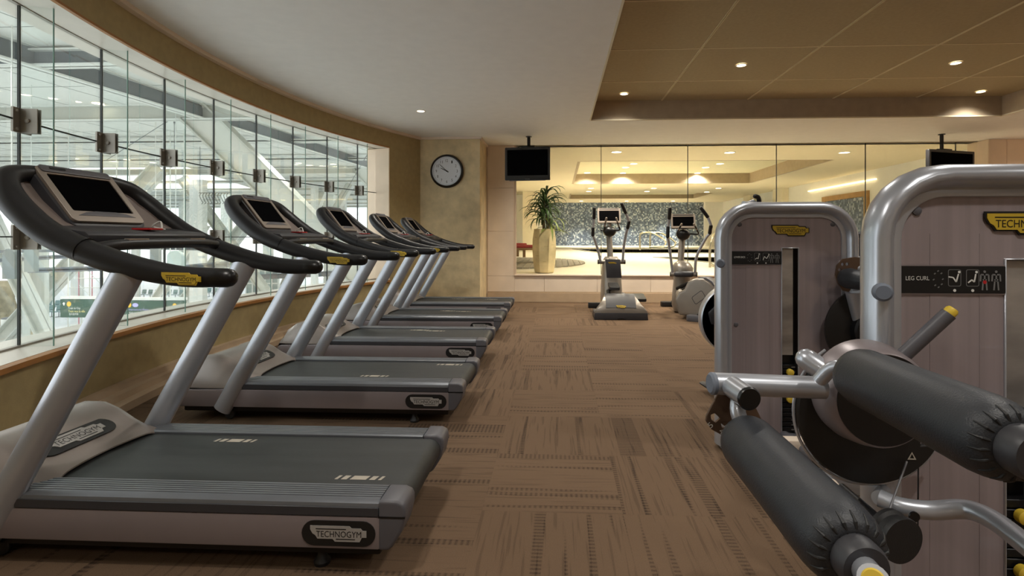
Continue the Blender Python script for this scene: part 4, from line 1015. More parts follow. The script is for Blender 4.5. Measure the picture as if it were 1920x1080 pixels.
def water_mat():
    return mat('pool_water', '22383A', .25, 0, var=.1, vscale=2, bump=.15, bscale=3, spec=.2)
for nm, pl_, dz in (('swimming_pool', pool1, .10), ('spa_pool', pool2, .10)):
    cx = sum(p[0] for p in pl_) / len(pl_); cy = sum(p[1] for p in pl_) / len(pl_)
    t = thing(nm, {'swimming_pool': 'long dark-tiled swimming pool, the farther of the two in the pool hall', 'spa_pool': 'dark spa pool with slanted near edge, nearer the window'}[nm], 'pool', (cx, cy, zf(cy)))
    g = G(); g.prism([(x - cx, y - cy) for x, y in pl_], (0, 0, -dz), X_, Y_, Z_, -.05); g.obj('water', water_mat(), t, smooth=False)
    def grow(P, k): return [((x - cx) * k[0], (y - cy) * k[1]) for x, y in P]
    g = G(); A = grow(pl_, (1, 1)); B = grow(pl_, (1.03, 1.07)); n = len(A)
    for i in range(n):
        j = (i + 1) % n; q = [A[i], A[j], B[j], B[i]]
        zz = [zf(cy + p[1]) - zf(cy) for p in q]
        bt = [g.bm.verts.new((p[0], p[1], z + .001)) for p, z in zip(q, zz)]; tp = [g.bm.verts.new((p[0], p[1], z + .02)) for p, z in zip(q, zz)]
        g.face(tp); g.face(bt[::-1])
        for a in range(4): g.face([bt[a], bt[(a + 1) % 4], tp[(a + 1) % 4], tp[a]])
    g.obj('coping', M_cope, t, smooth=False)
    g = G()
    for i in range(n):
        j = (i + 1) % n; q = [A[i], A[j]]
        v = [g.bm.verts.new((p[0], p[1], zf(cy + p[1]) - zf(cy) + .001)) for p in q] + [g.bm.verts.new((p[0], p[1], -.4)) for p in q[::-1]]
        g.face(v)
    g.obj('tiled_side', M_pool, t, smooth=False)
# mosaic end wall
def mosaic():
    m = bpy.data.materials.new('blue_mosaic'); m.use_nodes = True; nt = m.node_tree; N = nt.nodes; L = nt.links; b = N['Principled BSDF']; b.inputs['Roughness'].default_value = .3
    tc = N.new('ShaderNodeTexCoord'); v = N.new('ShaderNodeTexVoronoi'); v.distance = 'CHEBYCHEV'; v.inputs['Scale'].default_value = 17; v.inputs['Randomness'].default_value = .0; L.new(tc.outputs['Object'], v.inputs['Vector'])
    sp = N.new('ShaderNodeSeparateColor'); L.new(v.outputs['Color'], sp.inputs[0])
    r = N.new('ShaderNodeValToRGB'); r.color_ramp.interpolation = 'CONSTANT'; e = r.color_ramp.elements
    e[0].position = 0; e[0].color = lin('4C596C') + (1,); e[1].position = .28; e[1].color = lin('5B6A80') + (1,)
    for p_, c_ in ((.5, '7E8CA0'), (.68, '56647A'), (.80, '9AA6B4'), (.93, 'BFC7D0')):
        x = e.new(p_); x.color = lin(c_) + (1,)
    L.new(sp.outputs[0], r.inputs[0]); L.new(r.outputs[0], b.inputs['Base Color']); return m
M_mos = mosaic()
g = G(); g.box(-2.6, 7.06, 26.0, 26.3, .6, 3.4); g.obj('wall_mosaic', M_mos, kind='structure', smooth=False).name = 'wall_far'
g = G(); g.box(7.06, 8.2, 25.7, 26.3, .5, 3.4); g.box(-2.9, -2.6, 9.98, 26.3, .2, 3.4); g.box(-2.6, -.66, 21, 26.3, 0, 3.2)
g.obj('wall_far', M_pww, kind='structure', smooth=False)
p0, p1 = at(980, 400, 19.5), at(1007, 400, 19.5)
G().box(p0.x, p1.x, 19.5, 20.1, .5, 3).obj('wall_pier', M_pw, kind='structure', smooth=False).name = 'wall_left'
g = G(); g.box(7.9, 8.2, 9.98, 26.3, .3, 3.4); wrp = g.obj('wall_right', M_pww, kind='structure', smooth=False)
for y0, y1 in ((18.5, 19.3), (21.5, 22.3)): G().box(7.68, 7.9, y0, y1, .5, ZC).obj('pilaster', M_pw, wrp, smooth=False)
# ceiling with two coffers
C1 = (.50, 6.0, 11.9, 16.85, 3.20); C2 = (.52, 5.9, 20.6, 23.3, 3.06)
g = G(); hl = [[(c[0], c[2]), (c[1], c[2]), (c[1], c[3]), (c[0], c[3])] for c in (C1, C2)]
g.prism([(-2.8, 9.96), (8.2, 9.96), (8.2, 26.3), (-2.8, 26.3)], (0, 0, ZC), X_, Y_, Z_, .08, holes=hl); pc_ = g.obj('ceiling', M_ceilw, kind='structure', smooth=False)
M_cream = mat('cream_coffer_top', 'DCD6B8', .8, 0, var=.03)
for c in (C1, C2):
    g = G(); t = .06
    e = .006
    g.box(c[0] - t, c[0] + e, c[2], c[3], ZC - .001, c[4]); g.box(c[1] - e, c[1] + t, c[2], c[3], ZC - .001, c[4]); g.box(c[0], c[1], c[2] - t, c[2] + e, ZC - .001, c[4]); g.box(c[0], c[1], c[3] - e, c[3] + t, ZC - .001, c[4])
    g.obj('coffer_side', M_cof, pc_, smooth=False)
    G().box(c[0] - t, c[1] + t, c[2] - t, c[3] + t, c[4], c[4] + .05).obj('coffer_top', M_cream, pc_, smooth=False)
G().box(-2.9, 8.3, 9.9, 26.4, 3.4, 3.5).obj('roof_slab', M_cof, pc_, smooth=False)
grp = 'recessed downlights of the pool hall'
spots = [(1156, 285, 0, 'near the window, left'), (1368, 286, 0, 'near the window, centre'), (1583, 286, 0, 'near the window, right'),
         (1188, 307, 1, 'big bright one in the near coffer, left'), (1350, 307, 1, 'big bright one in the near coffer, right'), (1173, 314, 1, 'small one in the near coffer, left'), (1323, 314, 1, 'small one in the near coffer, right'), (1101, 324, 1, 'at the left end of the near coffer'),
         (1168, 324.5, 1, 'against the far side of the near coffer, left'), (1308, 324.5, 1, 'against the far side of the near coffer, right'),
         (1108, 353, 0, 'between the coffers, first from left'), (1226, 353, 0, 'between the coffers, second from left'), (1347, 353, 0, 'between the coffers, third from left'),
         (1104, 359, 0, 'behind the first pair between the coffers'), (1213, 359, 0, 'behind the second pair between the coffers'), (1325, 360, 0, 'behind the third pair between the coffers'),
         (1090, 377, 0, 'at the mosaic wall, left'), (1175, 377, 0, 'at the mosaic wall, centre'), (1262, 377, 0, 'at the mosaic wall, right')]
for px, py, cof, lab in spots:
    if cof: p = atz(px, py, C1[4] - .004)
    else: p = atz(px, py, ZC - .002)
    if p.y > 25.4: p.y = 25.3
    wash = p.y > 24
    downlight(p, 'pool hall downlight ' + lab, grp, K['pool_wash'] if wash else K['pool_spot'], 150 if not wash else 95, (1, .93, .80), big=1.9)
# lit slot and framed mosaic panel on the right wall
g = G(); g.box(7.84, 7.9, 13.5, 17.0, 2.62, 2.655); rc = g.obj('lit_recess', mat('recess_glow', 'FFE9B8', .5, emit='FFE6B4', es=2.2), wrp, smooth=False)
fr = thing('framed_mosaic', 'wood-framed mosaic panel on the right wall of the pool hall', 'wall panel', (7.9, 14.95, .6))
g = G(); g.prism([(-1.15, 0), (1.15, 0), (1.15, 1.78), (-1.15, 1.78)], (0, 0, 0), Y_, Z_, -X_, .07, holes=[[(-1.0, .14), (1.0, .14), (1.0, 1.64), (-1.0, 1.64)]]); g.obj('frame', mat('pale_oak', 'B08A58', .5, 0, var=.15), fr, smooth=False)
g = G(); g.prism([(-1.0, .14), (1.0, .14), (1.0, 1.64), (-1.0, 1.64)], (0, 0, 0), Y_, Z_, -X_, .03); g.obj('mosaic_panel', M_mos, fr, smooth=False)
# handrails
def rail(label, paths, r, loc, name='pool_handrail', feet=()):
    t = thing(name, label, 'handrail', loc)
    for P in paths:
        g = G(); g.tube([Vector(p) - Vector(loc) for p in P], r, 12, 6); g.obj('rail', M_steel, t)
    return t
def A3(px, py, Y): return at(px, py, Y)
Yr = 18.6
lp = A3(1200, 470, Yr); loc = (lp.x, Yr, zf(Yr))
z0 = zf(Yr)
def RP(l): return [A3(*q) for q in l]
rail('pair of looped steel handrails at the far pool steps', [RP([(1200, 469, Yr), (1200, 462, Yr), (1200, 442, Yr), (1204, 437, Yr), (1211, 436, Yr), (1224, 437, Yr - .1), (1246, 450, Yr - .3), (1247.5, 458, Yr - .3), (1242, 463, Yr - .3), (1218, 463, Yr)]),
     RP([(1219, 468, Yr + .4), (1219, 445, Yr + .4), (1221, 438, Yr + .4), (1229, 436.5, Yr + .4), (1242, 438, Yr + .3), (1264, 452, Yr + .1), (1266, 458, Yr + .1), (1260, 462.5, Yr + .1), (1236, 463, Yr + .4)])], .032, loc)
Yr = 11.7; lp = A3(1331, 500, Yr); loc = (lp.x, Yr, zf(Yr))
rail('pale curved handrail at the near spa pool, just left of the lower back tower', [RP([(1331, 503.5, Yr), (1331, 470, Yr), (1334, 452, Yr), (1339, 440, Yr + .1), (1350, 436, Yr + .3), (1352, 470, Yr + .5), (1352, 496, Yr + .5)]), RP([(1331, 494, Yr), (1338, 498, Yr + .1), (1346, 495, Yr + .2), (1352, 490, Yr + .5)])], .028, loc)
# round slatted deck mat
dm = thing('round_deck_mat', 'round grey slatted deck on the pool hall floor behind the planter', 'deck', (-1.3, 13.0, zf(13.0) + .004)); dm.rotation_euler = (.0175, 0, 0)
Rm = 1.97; w_ = .14
for k in range(-8, 15):
    y = (k + .5) * w_
    if abs(y) + w_ / 2 > Rm: continue
    h0 = math.sqrt(Rm ** 2 - (y - w_ * .46) ** 2); h1 = math.sqrt(Rm ** 2 - (y + w_ * .46) ** 2)
    g = G(); g.prism([(y - w_ * .46, -h0), (y + w_ * .46, -h1), (y + w_ * .46, h1), (y - w_ * .46, h0)], (0, 0, 0), X_, Y_, Z_, .03); g.obj('deck_board', mat('weathered_deck', '8E8676', .7, 0, var=.15, vscale=20, stretch=(1, .1, 1)), dm, smooth=False)
# loungers with red cushions
M_lwood = mat('lounger_wood', '8A6A42', .5, 0, var=.2, vscale=20); M_cush = mat('red_stripe_cushion', '9C3A38', .85, 0, var=.2, vscale=25)
def lounger():
    t = thing('pool_lounger', 'x', 'sun lounger')
    g = G(); g.box(-.30, .30, -.9, .9, .26, .31); g.obj('frame', M_lwood, t, bevel=.01)
    for sx in (-.26, .26):
        for sy in (-.8, .8): g = G(); g.box(sx - .03, sx + .03, sy - .03, sy + .03, 0, .26); g.obj('leg', M_lwood, t, smooth=False)
    g = G(); g.box(-.28, .28, -.88, .25, .31, .38); g.obj('cushion', M_cush, t, bevel=.03)
    g = G(); g.prism([(.25, .31), (.25, .38), (.85, .62), (.88, .55)], (-.28, 0, 0), Y_, Z_, X_, .56); g.obj('back_cushion', M_cush, t, bevel=.02)
    g = G(); g.prism([(.78, .25), (.90, .82), (.96, .82), (.86, .25)], (-.3, 0, 0), Y_, Z_, X_, .05); g.obj('back_post', M_lwood, t, smooth=False)
    g = G(); g.tube([(-.2, .66, .60), (.2, .66, .60)], .06, 12, 1, cap='round'); g.obj('towel_roll', M_pww, t)
    return t
lo = lounger(); lo.location = (-1.75, 14.2, zf(14.2) + .075); lo.rotation_euler = (0, 0, 2.0); lo['label'] = 'wooden pool lounger with red cushions, the farther one left of the planter'; lo['group'] = 'pool loungers with red cushions'
lo2 = dup(lo, (-1.05, 12.7, zf(12.7) + .075), 2.0, 'wooden pool lounger with red cushions, the nearer one left of the planter')
# ------------------------------------------------------------------ airport hall beyond the curved glass
TZ, BZ, FZ = 5.45, 5.0, -5.2
M_tc = mat('terminal_ceiling', 'DADDD8', .8, 0, var=.03)
M_tj = mat('terminal_joint', '8F9592', .8)
M_tb = mat('grey_steel_beam', '5F666A', .5, .1, var=.05)
M_tw = mat('white_steel', 'D5D8D2', .45, .1, var=.03)
M_tg = mat('strut_flange', 'B4B6AC', .5, .1, var=.03)
M_tf = mat('terminal_floor', 'C4CACA', .3, 0, var=.08, vscale=.6)
M_grn = mat('sign_green', '3F5A4C', .5, 0, var=.04)
M_sy = mat('sign_yellow', 'E9B83C', .5); M_sw = mat('sign_white', 'F2F4F0', .5); M_sp = mat('sign_lilac', 'B9B6E6', .5)
D = Vector((.072, 1, 0)).normalized(); DX = Vector((D.y, -D.x, 0))
def along(x0, y0, l0, l1): return
tcl = thing('ceiling', None, None, kind='structure')
def slab(P, z, th, name, m, parent=tcl):
    g = G(); g.prism(P, (0, 0, z), X_, Y_, Z_, th); return g.obj(name, m, parent, smooth=False)
XE = -4.6
slab([(-70, 3), (XE, 3), (XE, 31), (-70, 31)], TZ, .15, 'ceiling_slab', M_tc)
slab([(-22.5, 31), (XE, 31), (XE, 46), (-27, 46)], TZ, .15, 'ceiling_slab', M_tc)
slab([(-70, 46), (XE, 46), (XE, 75), (-70, 75)], TZ, .15, 'ceiling_slab', M_tc)
g = G()
for k in range(-2, 34):
    x = -7.2 - k * 1.9; g.box(-.012, .012, 0, 72, TZ - .006, TZ, Matrix.Translation((x, 3, 0)) @ Matrix.Rotation(-.072, 4, 'Z'))
for y in [4 + 2.05 * k for k in range(34)]: g.box(-60, XE, y - .012, y + .012, TZ - .006, TZ)
g.obj('ceiling_joint', M_tj, tcl, smooth=False)
def ibeam(name, p, q, wd, ht, th, m, parent=None, flange=None, label=None, **k):
    """I-section from p to q; flanges horizontal for level beams"""
    p, q = Vector(p), Vector(q); d = (q - p).normalized()
    side = d.cross(Z_).normalized() if abs(d.z) < .3 else Vector((0, 1, 0)) - d * d.y
    side.normalize(); up = side.cross(d).normalized()
    g = G(); ln = (q - p).length
    def bx(a0, a1, b0, b1): g.prism([(a0, b0), (a1, b0), (a1, b1), (a0, b1)], p, side, up, d, ln)
    bx(-th / 2, th / 2, -ht / 2, ht / 2)
    o = g.obj(name, m, parent, smooth=False, **k)
    g = G(); bx(-wd / 2, wd / 2, ht / 2 - th, ht / 2); bx(-wd / 2, wd / 2, -ht / 2, -ht / 2 + th)
    g.obj('flange', flange or M_tw, o, smooth=False)
    return o
b0 = at(55, 112, 11.2); b0.z = BZ + .22
for i, x in enumerate((0,)):
    p = b0 + X_ * x; k0, k1 = -7, 62
    ibeam('main_beam', p + D * k0, p + D * k1, .34, .50, .04, M_tb, tcl)
for y, ht, wd, mm in [(11.3, .38, .3, M_tb), (16.4, .5, .3, M_tg), (21.5, .14, .3, M_tb), (26.5, .14, .3, M_tb), (31.3, .36, .3, M_tg), (37, .2, .3, M_tg), (43, .2, .3, M_tg), (49, .2, .3, M_tg), (55, .2, .3, M_tg), (61, .2, .3, M_tg), (67, .2, .3, M_tg)]:
    ibeam('cross_beam', (-58, y, BZ + .2), (XE, y, BZ + .2), wd, ht, .04, mm, tcl)
flt = G().box(-75, XE, 3, 80, FZ - .3, FZ).obj('floor', M_tf, kind='structure', smooth=False)
# outer face of the gym block (facade under the window and fascia above it)
G().box(-4.6, -4.4, 3, 80, FZ, -.35).obj('wall_outer', M_tw, kind='structure', smooth=False).name = 'wall_right'
# big inclined struts
M_str = mat('strut_web', 'C9CAC0', .5, .05, var=.03)
def strut(p, q, wd, ht, label, fl=M_tg, grp='inclined steel struts of the airport hall', th=.06):
    p, q = Vector(p), Vector(q)
    d = q - p                                   # carry every strut down to the floor, the tall ones up to the ceiling steel
    if p.z > 4.2: p = p + d * ((BZ + .3 - p.z) / d.z)
    q = p + d * ((FZ - p.z) / d.z)
    o = ibeam('diagonal_strut', p, q, wd, ht, th, M_str, None, fl)
    return tag(o, label, 'steel strut', grp)
strut(at(368, 212, 16.4), at(640, 480, 19.5), .40, .95, 'largest inclined strut, running down right from the ceiling beam')
strut(at(296, 318, 30), at(78, 556, 30), .7, .8, 'white strut rising right out of the twin column at far left', M_tw)
strut(at(350, 345, 35), at(420, 440, 36), .5, .6, 'shaded strut falling right, behind the nearest console')
strut(at(-25, 395, 28), at(50, 552, 28), .6, .7, 'strut rising left out of the twin column at far left', M_tw)
strut(at(688, 324, 31), at(745, 385, 34), .6, 1.0, 'short strut seen at the right end of the glass wall')
strut(at(655, 348, 40), at(625, 400, 40), .5, .6, 'white strut falling left between the second and third consoles', M_tw)
strut(at(478, 400, 39), at(395, 505, 39), .8, .8, 'pale strut falling left under the second console', M_tw)
strut(at(600, 372, 44), at(560, 470, 44), .5, .6, 'thin pale strut behind the third console', M_tw)
strut(at(385, 420, 38), at(330, 505, 38), .5, .6, 'thin pale strut falling left behind the nearest handrail', M_tw)
for i, (x, Y, wd) in enumerate([(372, 34, .9), (425, 46, .8), (503, 45, .7), (540, 50, .8), (618, 46, .9), (640, 55, 1.0), (700, 40, .7), (145, 48, .9), (345, 55, .8), (255, 52, .6), (590, 38, .35)]):
    p = at(x, 445, Y); g = G(); g.box(-wd / 2, wd / 2, -.25, .25, FZ, BZ)
    o = g.obj('steel_column', M_tw, None, smooth=False, loc=(p.x, Y, 0), label=['white column behind the second console', 'slim white column right of the second console base', 'white column behind the second handrail', 'distant white column behind the middle treadmill', 'white column near the third console', 'broad distant white column near the third console', 'white column near the window jamb', 'distant white column at left, above the seats', 'distant white column above the second seat row', 'distant white column behind the nearest upright', 'thin white mast behind the second treadmill handrail'][i], cat='column', group='white steel columns of the airport hall')
# white column at far left, double with beige infill
p = at(68, 445, 29); ct = thing('twin_column', 'white twin column with beige infill at far left beyond the glass', 'column', (p.x, 29, FZ))
xa = [at(q, 445, 29).x - p.x for q in (46, 61, 73, 88)]
G().box(xa[0], xa[1], -.15, .15, 0, at(0, 455, 29).z - FZ).obj('column_leg', M_tw, ct, bevel=.02); G().box(xa[2], xa[3], -.15, .15, 0, at(0, 455, 29).z - FZ).obj('column_leg', M_tw, ct, bevel=.02)
G().box(xa[1], xa[2], -.08, .1, 0, at(0, 575, 29).z - FZ).obj('infill_panel', mat('beige_infill', 'B9AE90', .7), ct, smooth=False)
G().box(xa[1], xa[2], -.05, .1, at(0, 550, 29).z - FZ, at(0, 455, 29).z - FZ).obj('web_panel', M_tw, ct, smooth=False)
zp = at(0, 645, 29).z - FZ; g = G(); g.box(xa[2] + .05, xa[3] - .05, -.165, -.15, zp, zp + .45); g.obj('notice_plate', M_grn, ct, smooth=False)
# walkway edge beams
for i, (q0, q1, Y, h, lab) in enumerate([((-20, 489), (140, 480), 15, .12, 'level grey beam crossing behind the twin column, lower left'), ((60, 507), (300, 500), 17, .16, 'level grey beam behind the nearest uprights'), ((-20, 472), (110, 470), 19, .10, 'thin level beam above the lower left one'), ((325, 505), (445, 494), 17, .22, 'grey beam between the nearest handrail and the second uprights'), ((180, 462), (400, 466), 24, .2, 'pale beam seen under the nearest console'), ((470, 520), (640, 512), 40, .4, 'pale rail beam above the glazed kiosk')]):
    ibeam('walkway_beam', at(*q0, Y), at(*q1, Y), .3, h, .05, M_tb, None, M_tb, label=lab, cat='beam', group='walkway edge beams of the airport hall')
# round-topped hanging boxes
M_box = mat('hanging_box_grey', '7F8784', .6)
for i, (x0, x1, yt, yb, Y, lab) in enumerate([(4, 27, 466, 523, 10, 'round-topped grey hanging box at the far left edge'), (45, 63, 466, 510, 14, 'square grey hanging box behind the twin column'), (313, 340, 470, 510, 16, 'round-topped pale box under the nearest sensor bar'), (281, 297, 466, 508, 17.5, 'slim grey hanging box left of the round-topped pale one')]):
    a = at(x0, yb, Y); b = at(x1, yt, Y); w_ = b.x - a.x; h_ = b.z - a.z; rnd = i in (0, 2)
    P = [(0, 0), (w_, 0), (w_, h_ * .72)] + ([(w_ / 2 + w_ / 2 * math.cos(q), h_ * .72 + h_ * .28 * math.sin(q)) for q in [PI * k / 10 for k in range(1, 10)]] if rnd else [(w_, h_), (0, h_)]) + [(0, h_ * .72)]
    t = thing('hanging_box', lab, 'hanging box', (a.x, Y, a.z), 0, 'grey boxes hung in the airport hall')
    g = G(); g.prism(P, (0, 0, 0), X_, Z_, Y_, .15); g.obj('box_body', M_box if i != 2 else mat('pale_box', 'A9B5B0', .6), t, smooth=False)
    g = G(); g.tube([(w_ / 2, .07, h_), (w_ / 2, .07, TZ - a.z)], .012, 8, 1); g.obj('hanger_rod', M_tw, t)
# direction signs
def sign(px0, px1, y0, y1, Y, label):
    a = at(px0, y1, Y); b = at(px1, y0, Y)
    t = thing('direction_sign', label, 'sign', (a.x, Y, a.z), 0, 'green airport direction signs'); w_, h_ = b.x - a.x, b.z - a.z
    g = G(); g.box(0, w_, 0, .12, 0, h_); g.obj('board', M_grn, t, smooth=False)
    g = G(); g.box(.0, w_, .0, .2, h_ + .02, h_ + .12); g.obj('top_rail', M_tw, t, smooth=False)
    for q in (.1, .9): g = G(); g.tube([(w_ * q, .1, h_ + .1), (w_ * q, .1, TZ - a.z)], .02, 8, 1); g.obj('hanger_rod', M_tw, t)
    def T_(s, px, py, wpx, hpx, m, nm='lettering'):
        c = at(px, py, Y) - Vector((a.x, Y, a.z)); sc_ = Y / FPX
        g = G(); g.text(s, (c.x, -.006, c.z), X_, Z_, wpx * sc_, hpx * sc_); g.obj(nm, m, t, smooth=False, norm=False)
    def C_(px, py, rx, ry, m, nm='symbol'):
        c = at(px, py, Y) - Vector((a.x, Y, a.z)); sc_ = Y / FPX
        g = G(); g.prism([(rx * sc_ * math.cos(q * PI / 12), ry * sc_ * math.sin(q * PI / 12)) for q in range(24)], (c.x, -.004, c.z), X_, Z_, -Y_, .002); g.obj(nm, m, t, smooth=False)
    def Ar(px, py, s, right, m=M_sw):
        c = at(px, py, Y) - Vector((a.x, Y, a.z)); k = Y / FPX * s
        P = [(-1, -.35), (0, -.35), (0, -1), (1, 0), (0, 1), (0, .35), (-1, .35)]
        if not right: P = [(-y, x) for x, y in P]
        g = G(); g.prism([(x * k, y * k) for x, y in P], (c.x, -.004, c.z), X_, Z_, -Y_, .002); g.obj('arrow', m, t, smooth=False)
    return T_, C_, Ar
T_, C_, Ar = sign(113, 226, 562, 595, 20, 'green hanging sign reading Train to City, beyond the glass at left')
Ar(120, 569.5, 3.2, False); C_(129.5, 570, 4.4, 5, M_sy); T_('Train to City', 139.5, 578.3, 25, 5, M_sw); T_('Train vers la ville', 144, 583.5, 34, 4.6, mat('sign_pale_yellow', 'EFE39A', .5)); T_('往市區列車', 138.5, 589, 19, 4.2, M_sw)
T_, C_, Ar = sign(231, 310.5, 564, 600, 20, 'green hanging sign reading International Flights, beyond the glass')
C_(242.5, 572, 4.3, 4.8, M_sy); C_(254, 572, 6, 4, M_sp); T_('International Flights', 260.5, 581, 41, 4.8, M_sp); T_('Vols internationaux', 260.5, 586.6, 40, 4.6, M_sw); T_('國際航班', 248.5, 592, 15, 4.4, M_sp)
T_, C_, Ar = sign(312.5, 345, 564, 585, 20, 'small green hanging sign with a right arrow beside the International one')
C_(327.5, 573, 4, 4.6, M_sy); Ar(337.5, 573.5, 3.3, True)
a = at(318, 573, 20); 
# seats
M_seat = mat('teal_grey_seat', '6F8D8C', .5, 0, var=.08); M_leg = mat('seat_frame_grey', '5A6466', .5, .3)
def seat0():
    t = thing('terminal_seat', 'x', 'seat')
    g = G(); g.prism([(-.22, .0), (.22, .0), (.22, .05), (-.22, .05)], (0, 0, .42), X_, Z_, -Y_, .42); g.obj('seat_pad', M_seat, t, bevel=.02, seg=1)
    g = G(); g.prism(rrect(.44, .46, .05, 3), (0, .02, .72), X_, Vector((0, .25, .97)), Y_, .04); g.obj('backrest', M_seat, t, smooth=False)
    g = G(); g.box(-.02, .02, -.02, .02, 0, .42); g.box(-.025, .025, -.3, .1, 0, .03); g.obj('leg', M_leg, t, smooth=False)
    g = G(); g.box(.23, .26, -.36, -.02, .60, .64); g.obj('armrest', M_leg, t, smooth=False)
    return t
s0 = None
for (x0, x1, n, Y, ry, side) in [(84, 150, 6, 40.5, 603, 'in the row behind the Train to City sign'), (92, 152, 5, 43.5, 603, 'in the second row behind the Train to City sign'), (270, 352, 8, 53, 563, 'above the International Flights sign'), (392, 404, 2, 55, 563, 'in the far pair right of the seated row'), (476, 520, 0, 50, 0, '')]:
    for k in range(n):
        p = at(x0 + (x1 - x0) * k / max(1, n - 1), 445, Y)
        lab = 'teal seat, %s from left %s' % (['first', 'second', 'third', 'fourth', 'fifth', 'sixth', 'seventh', 'eighth'][k], side)
        if s0 is None: s0 = seat0(); o = s0
        else: o = dup(s0)
        o.location = (p.x, Y, FZ); o['label'] = lab; o['group'] = 'teal seats of the airport hall'
# glazed kiosk
M_kg = mat('kiosk_glass_grey', '93A5A2', .25, 0, var=.05)
a = at(462, 560, 42); b = at(522, 505, 42)
kt = thing('glazed_kiosk', 'grey glazed partition with white mullions beyond the glass, below the second handrail', 'partition', (a.x, 42, FZ))
w_, h_ = b.x - a.x, b.z - FZ
G().box(0, w_, .0, .1, 0, h_).obj('glazing', M_kg, kt, smooth=False)
for k in range(6): G().box(w_ * k / 5 - .05, w_ * k / 5 + .05, -.06, .12, 0, h_).obj('mullion', M_tw, kt, smooth=False)
for k in range(5): z = h_ - k * 1.15; G().box(0, w_, -.05, .12, z - .05, z + .05).obj('transom', M_tw, kt, smooth=False)
# bin, rock, shrub
p = at(25, 622, 33.2); bt = thing('round_bin', 'white cylindrical bin beside the rock at the far left edge', 'bin', (p.x, 33.2, FZ))
g = G(); g.lathe([(.60, 0), (.60, 1.0), (.57, 1.04)], seg=32); g.obj('bin_body', M_tw, bt); g = G(); g.lathe([(.58, 1.04), (.58, 1.09), (.3, 1.09)], seg=32); g.obj('bin_rim', M_tb, bt)
p = at(-4, 622, 35.6); rr = random.Random(5)
g = G(); P = []
for z, r in [(0, 1.15), (1.0, 1.2), (2.0, 1.05), (2.9, 1.0), (3.25, .7)]:
    P.append([Vector((r * math.cos(2 * PI * k / 12) * rr.uniform(.9, 1.1), r * .7 * math.sin(2 * PI * k / 12) * rr.uniform(.9, 1.1), z + rr.uniform(-.08, .08))) for k in range(12)])
for r_ in P: r_.append(r_[0])
g.grid(P); g.face([g.bm.verts.new(q) for q in P[-1][:-1]]); bmesh.ops.remove_doubles(g.bm, verts=g.bm.verts, dist=.001)
g.obj('rock_pillar', mat('mossy_rock', '8E8872', .9, 0, var=.35, vscale=2, bump=.5, bscale=4), None, smooth=False, label='tall mossy brown rock at the far left edge beyond the glass', cat='rock', loc=(p.x, 35.6, FZ))
p = at(112, 641, 26); sh = thing('dry_shrub', 'small dry brown shrub on the airport floor, left beyond the sill', 'shrub', (p.x, 26, at(0, 643, 26).z))
M_twig = mat('dry_twig', '6E625C', .9, 0, var=.3)
G().box(-.35, .35, -.3, .3, FZ - at(0, 643, 26).z, .02).obj('planter_box', M_tw, sh, smooth=False)
g = G(); rr = random.Random(9)
for k in range(70):
    a_ = rr.uniform(0, 2 * PI); e = rr.uniform(.3, 1.5); l = rr.uniform(.2, .42); d = Vector((math.cos(a_) * math.cos(e), math.sin(a_) * math.cos(e), math.sin(e)))
    g.tube([d * .02, d * l * .6 + Z_ * .03, d * l], [.014, .01, .006], 5, 1)
o = g.obj('twigs', M_twig, sh, kind='stuff')
# scaffold of thin tubes
p = at(160, 560, 33.5); sf = thing('scaffold', 'thin white and pink scaffold lattice above the Train to City sign', 'scaffold', (p.x, 33.5, FZ))
M_pink = mat('pink_tube', 'C98C96', .5)
H = at(0, 497, 30).z - FZ
for k, x in enumerate((-1.2, -.45, .3, 1.05)):
    for y in (0, 1.0): g = G(); g.tube([(x, y, 0), (x, y, H + 1)], .035, 8, 1); g.obj('standard_tube', M_pink if k == 1 else M_tw, sf)
for k in range(9): z = H + .8 - k * .62; g = G(); g.tube([(-1.2, 0, z), (1.05, 0, z)], .025, 8, 1); g.obj('ledger_tube', M_tw, sf)
for k in range(3): g = G(); g.tube([(-.45, 0, H - k * 1.5), (1.05, 0, H - 1.4 - k * 1.5)], .022, 8, 1); g.obj('brace_tube', M_tw, sf)
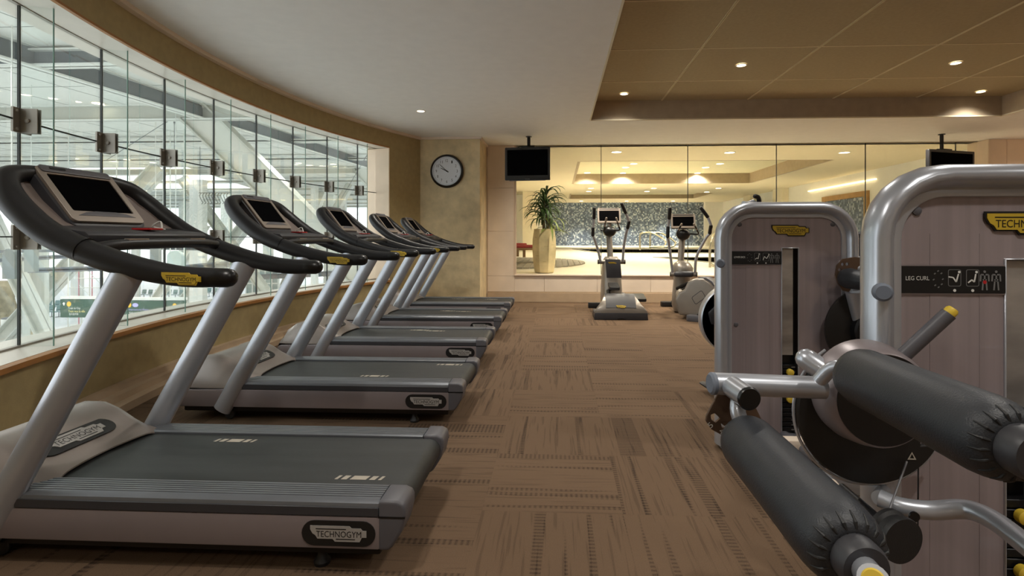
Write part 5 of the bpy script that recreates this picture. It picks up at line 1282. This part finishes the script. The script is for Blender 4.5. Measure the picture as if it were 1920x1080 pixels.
# row of curved hooks hung from a rail
p = at(402, 372, 24); hk = thing('hook_row', 'row of dark curved hooks hung between the first and second consoles', 'hooks', (p.x, 24, p.z))
M_hook = mat('dark_hook', '6F706C', .5, .4)
for k in range(10):
    x = -.65 + k * .145; g = G(); g.tube([(x, 0, .25), (x - .06, 0, .12), (x + .03, 0, -.1), (x + .09, 0, -.2), (x + .03, 0, -.26)], .018, 8, 4); g.obj('hook', M_hook, hk)
g = G(); g.tube([(-.75, 0, .26), (.8, 0, .26)], .02, 8, 1); g.tube([(-.7, 0, .26), (-.7, 0, TZ - p.z)], .012, 8, 1); g.tube([(.75, 0, .26), (.75, 0, TZ - p.z)], .012, 8, 1); g.obj('rail', M_hook, hk)
# tension rods
for (q0, q1, Y, lab) in [((322, 222), (200, 300), 16.6, 'thin tension rod falling left from the big strut head'), ((327, 225), (327, 300), 16.8, 'thin vertical tension rod below the big strut head'), ((665, 330), (640, 372), 24, 'thin tension rod near the window jamb')]:
    a, b = at(*q0, Y), at(*q1, Y); a = a + (a - b) * ((TZ - a.z) / (a - b).z); g = G(); g.tube([a, a.lerp(b, .3)], .025, 8, 1); g.tube([a.lerp(b, .3), b], .010, 8, 1); g.obj('tension_rod', M_tb, None, label=lab, cat='steel rod', group='tension rods of the airport hall')
# ceiling lamps of the hall
for i, (px, py) in enumerate([(280, 205), (340, 212), (184, 194), (287, 305), (412, 221), (560, 306), (625, 308), (358, 328), (20, 302)]):
    p = atz(px, py, TZ - .01)
    o = dup(DL, (p.x, p.y, TZ - .008)); o.scale = (3.2, 3.2, 1); o['group'] = 'round ceiling lamps of the airport hall'
    o['label'] = 'round airport hall lamp ' + ['left of the strut head', 'at the strut head', 'at the second glass fin', 'low between the third and fourth clamps', 'right of the strut head', 'above the fifth clamp', 'above the sixth clamp', 'above the hooks', 'above the nearest console, far left'][i]
for (x, y) in [(-12, 10), (-20, 14), (-10, 20), (-22, 26), (-12, 32), (-30, 12), (-34, 30), (-14, 46), (-34, 48), (-22, 60)]:  # added fill spots that brighten the hall, apart from the round lamps above
    lamp('SPOT', (x, y, TZ - .6), K['term'], (1, .96, .90), spot_size=math.radians(160), spot_blend=.8, shadow_soft_size=.3)
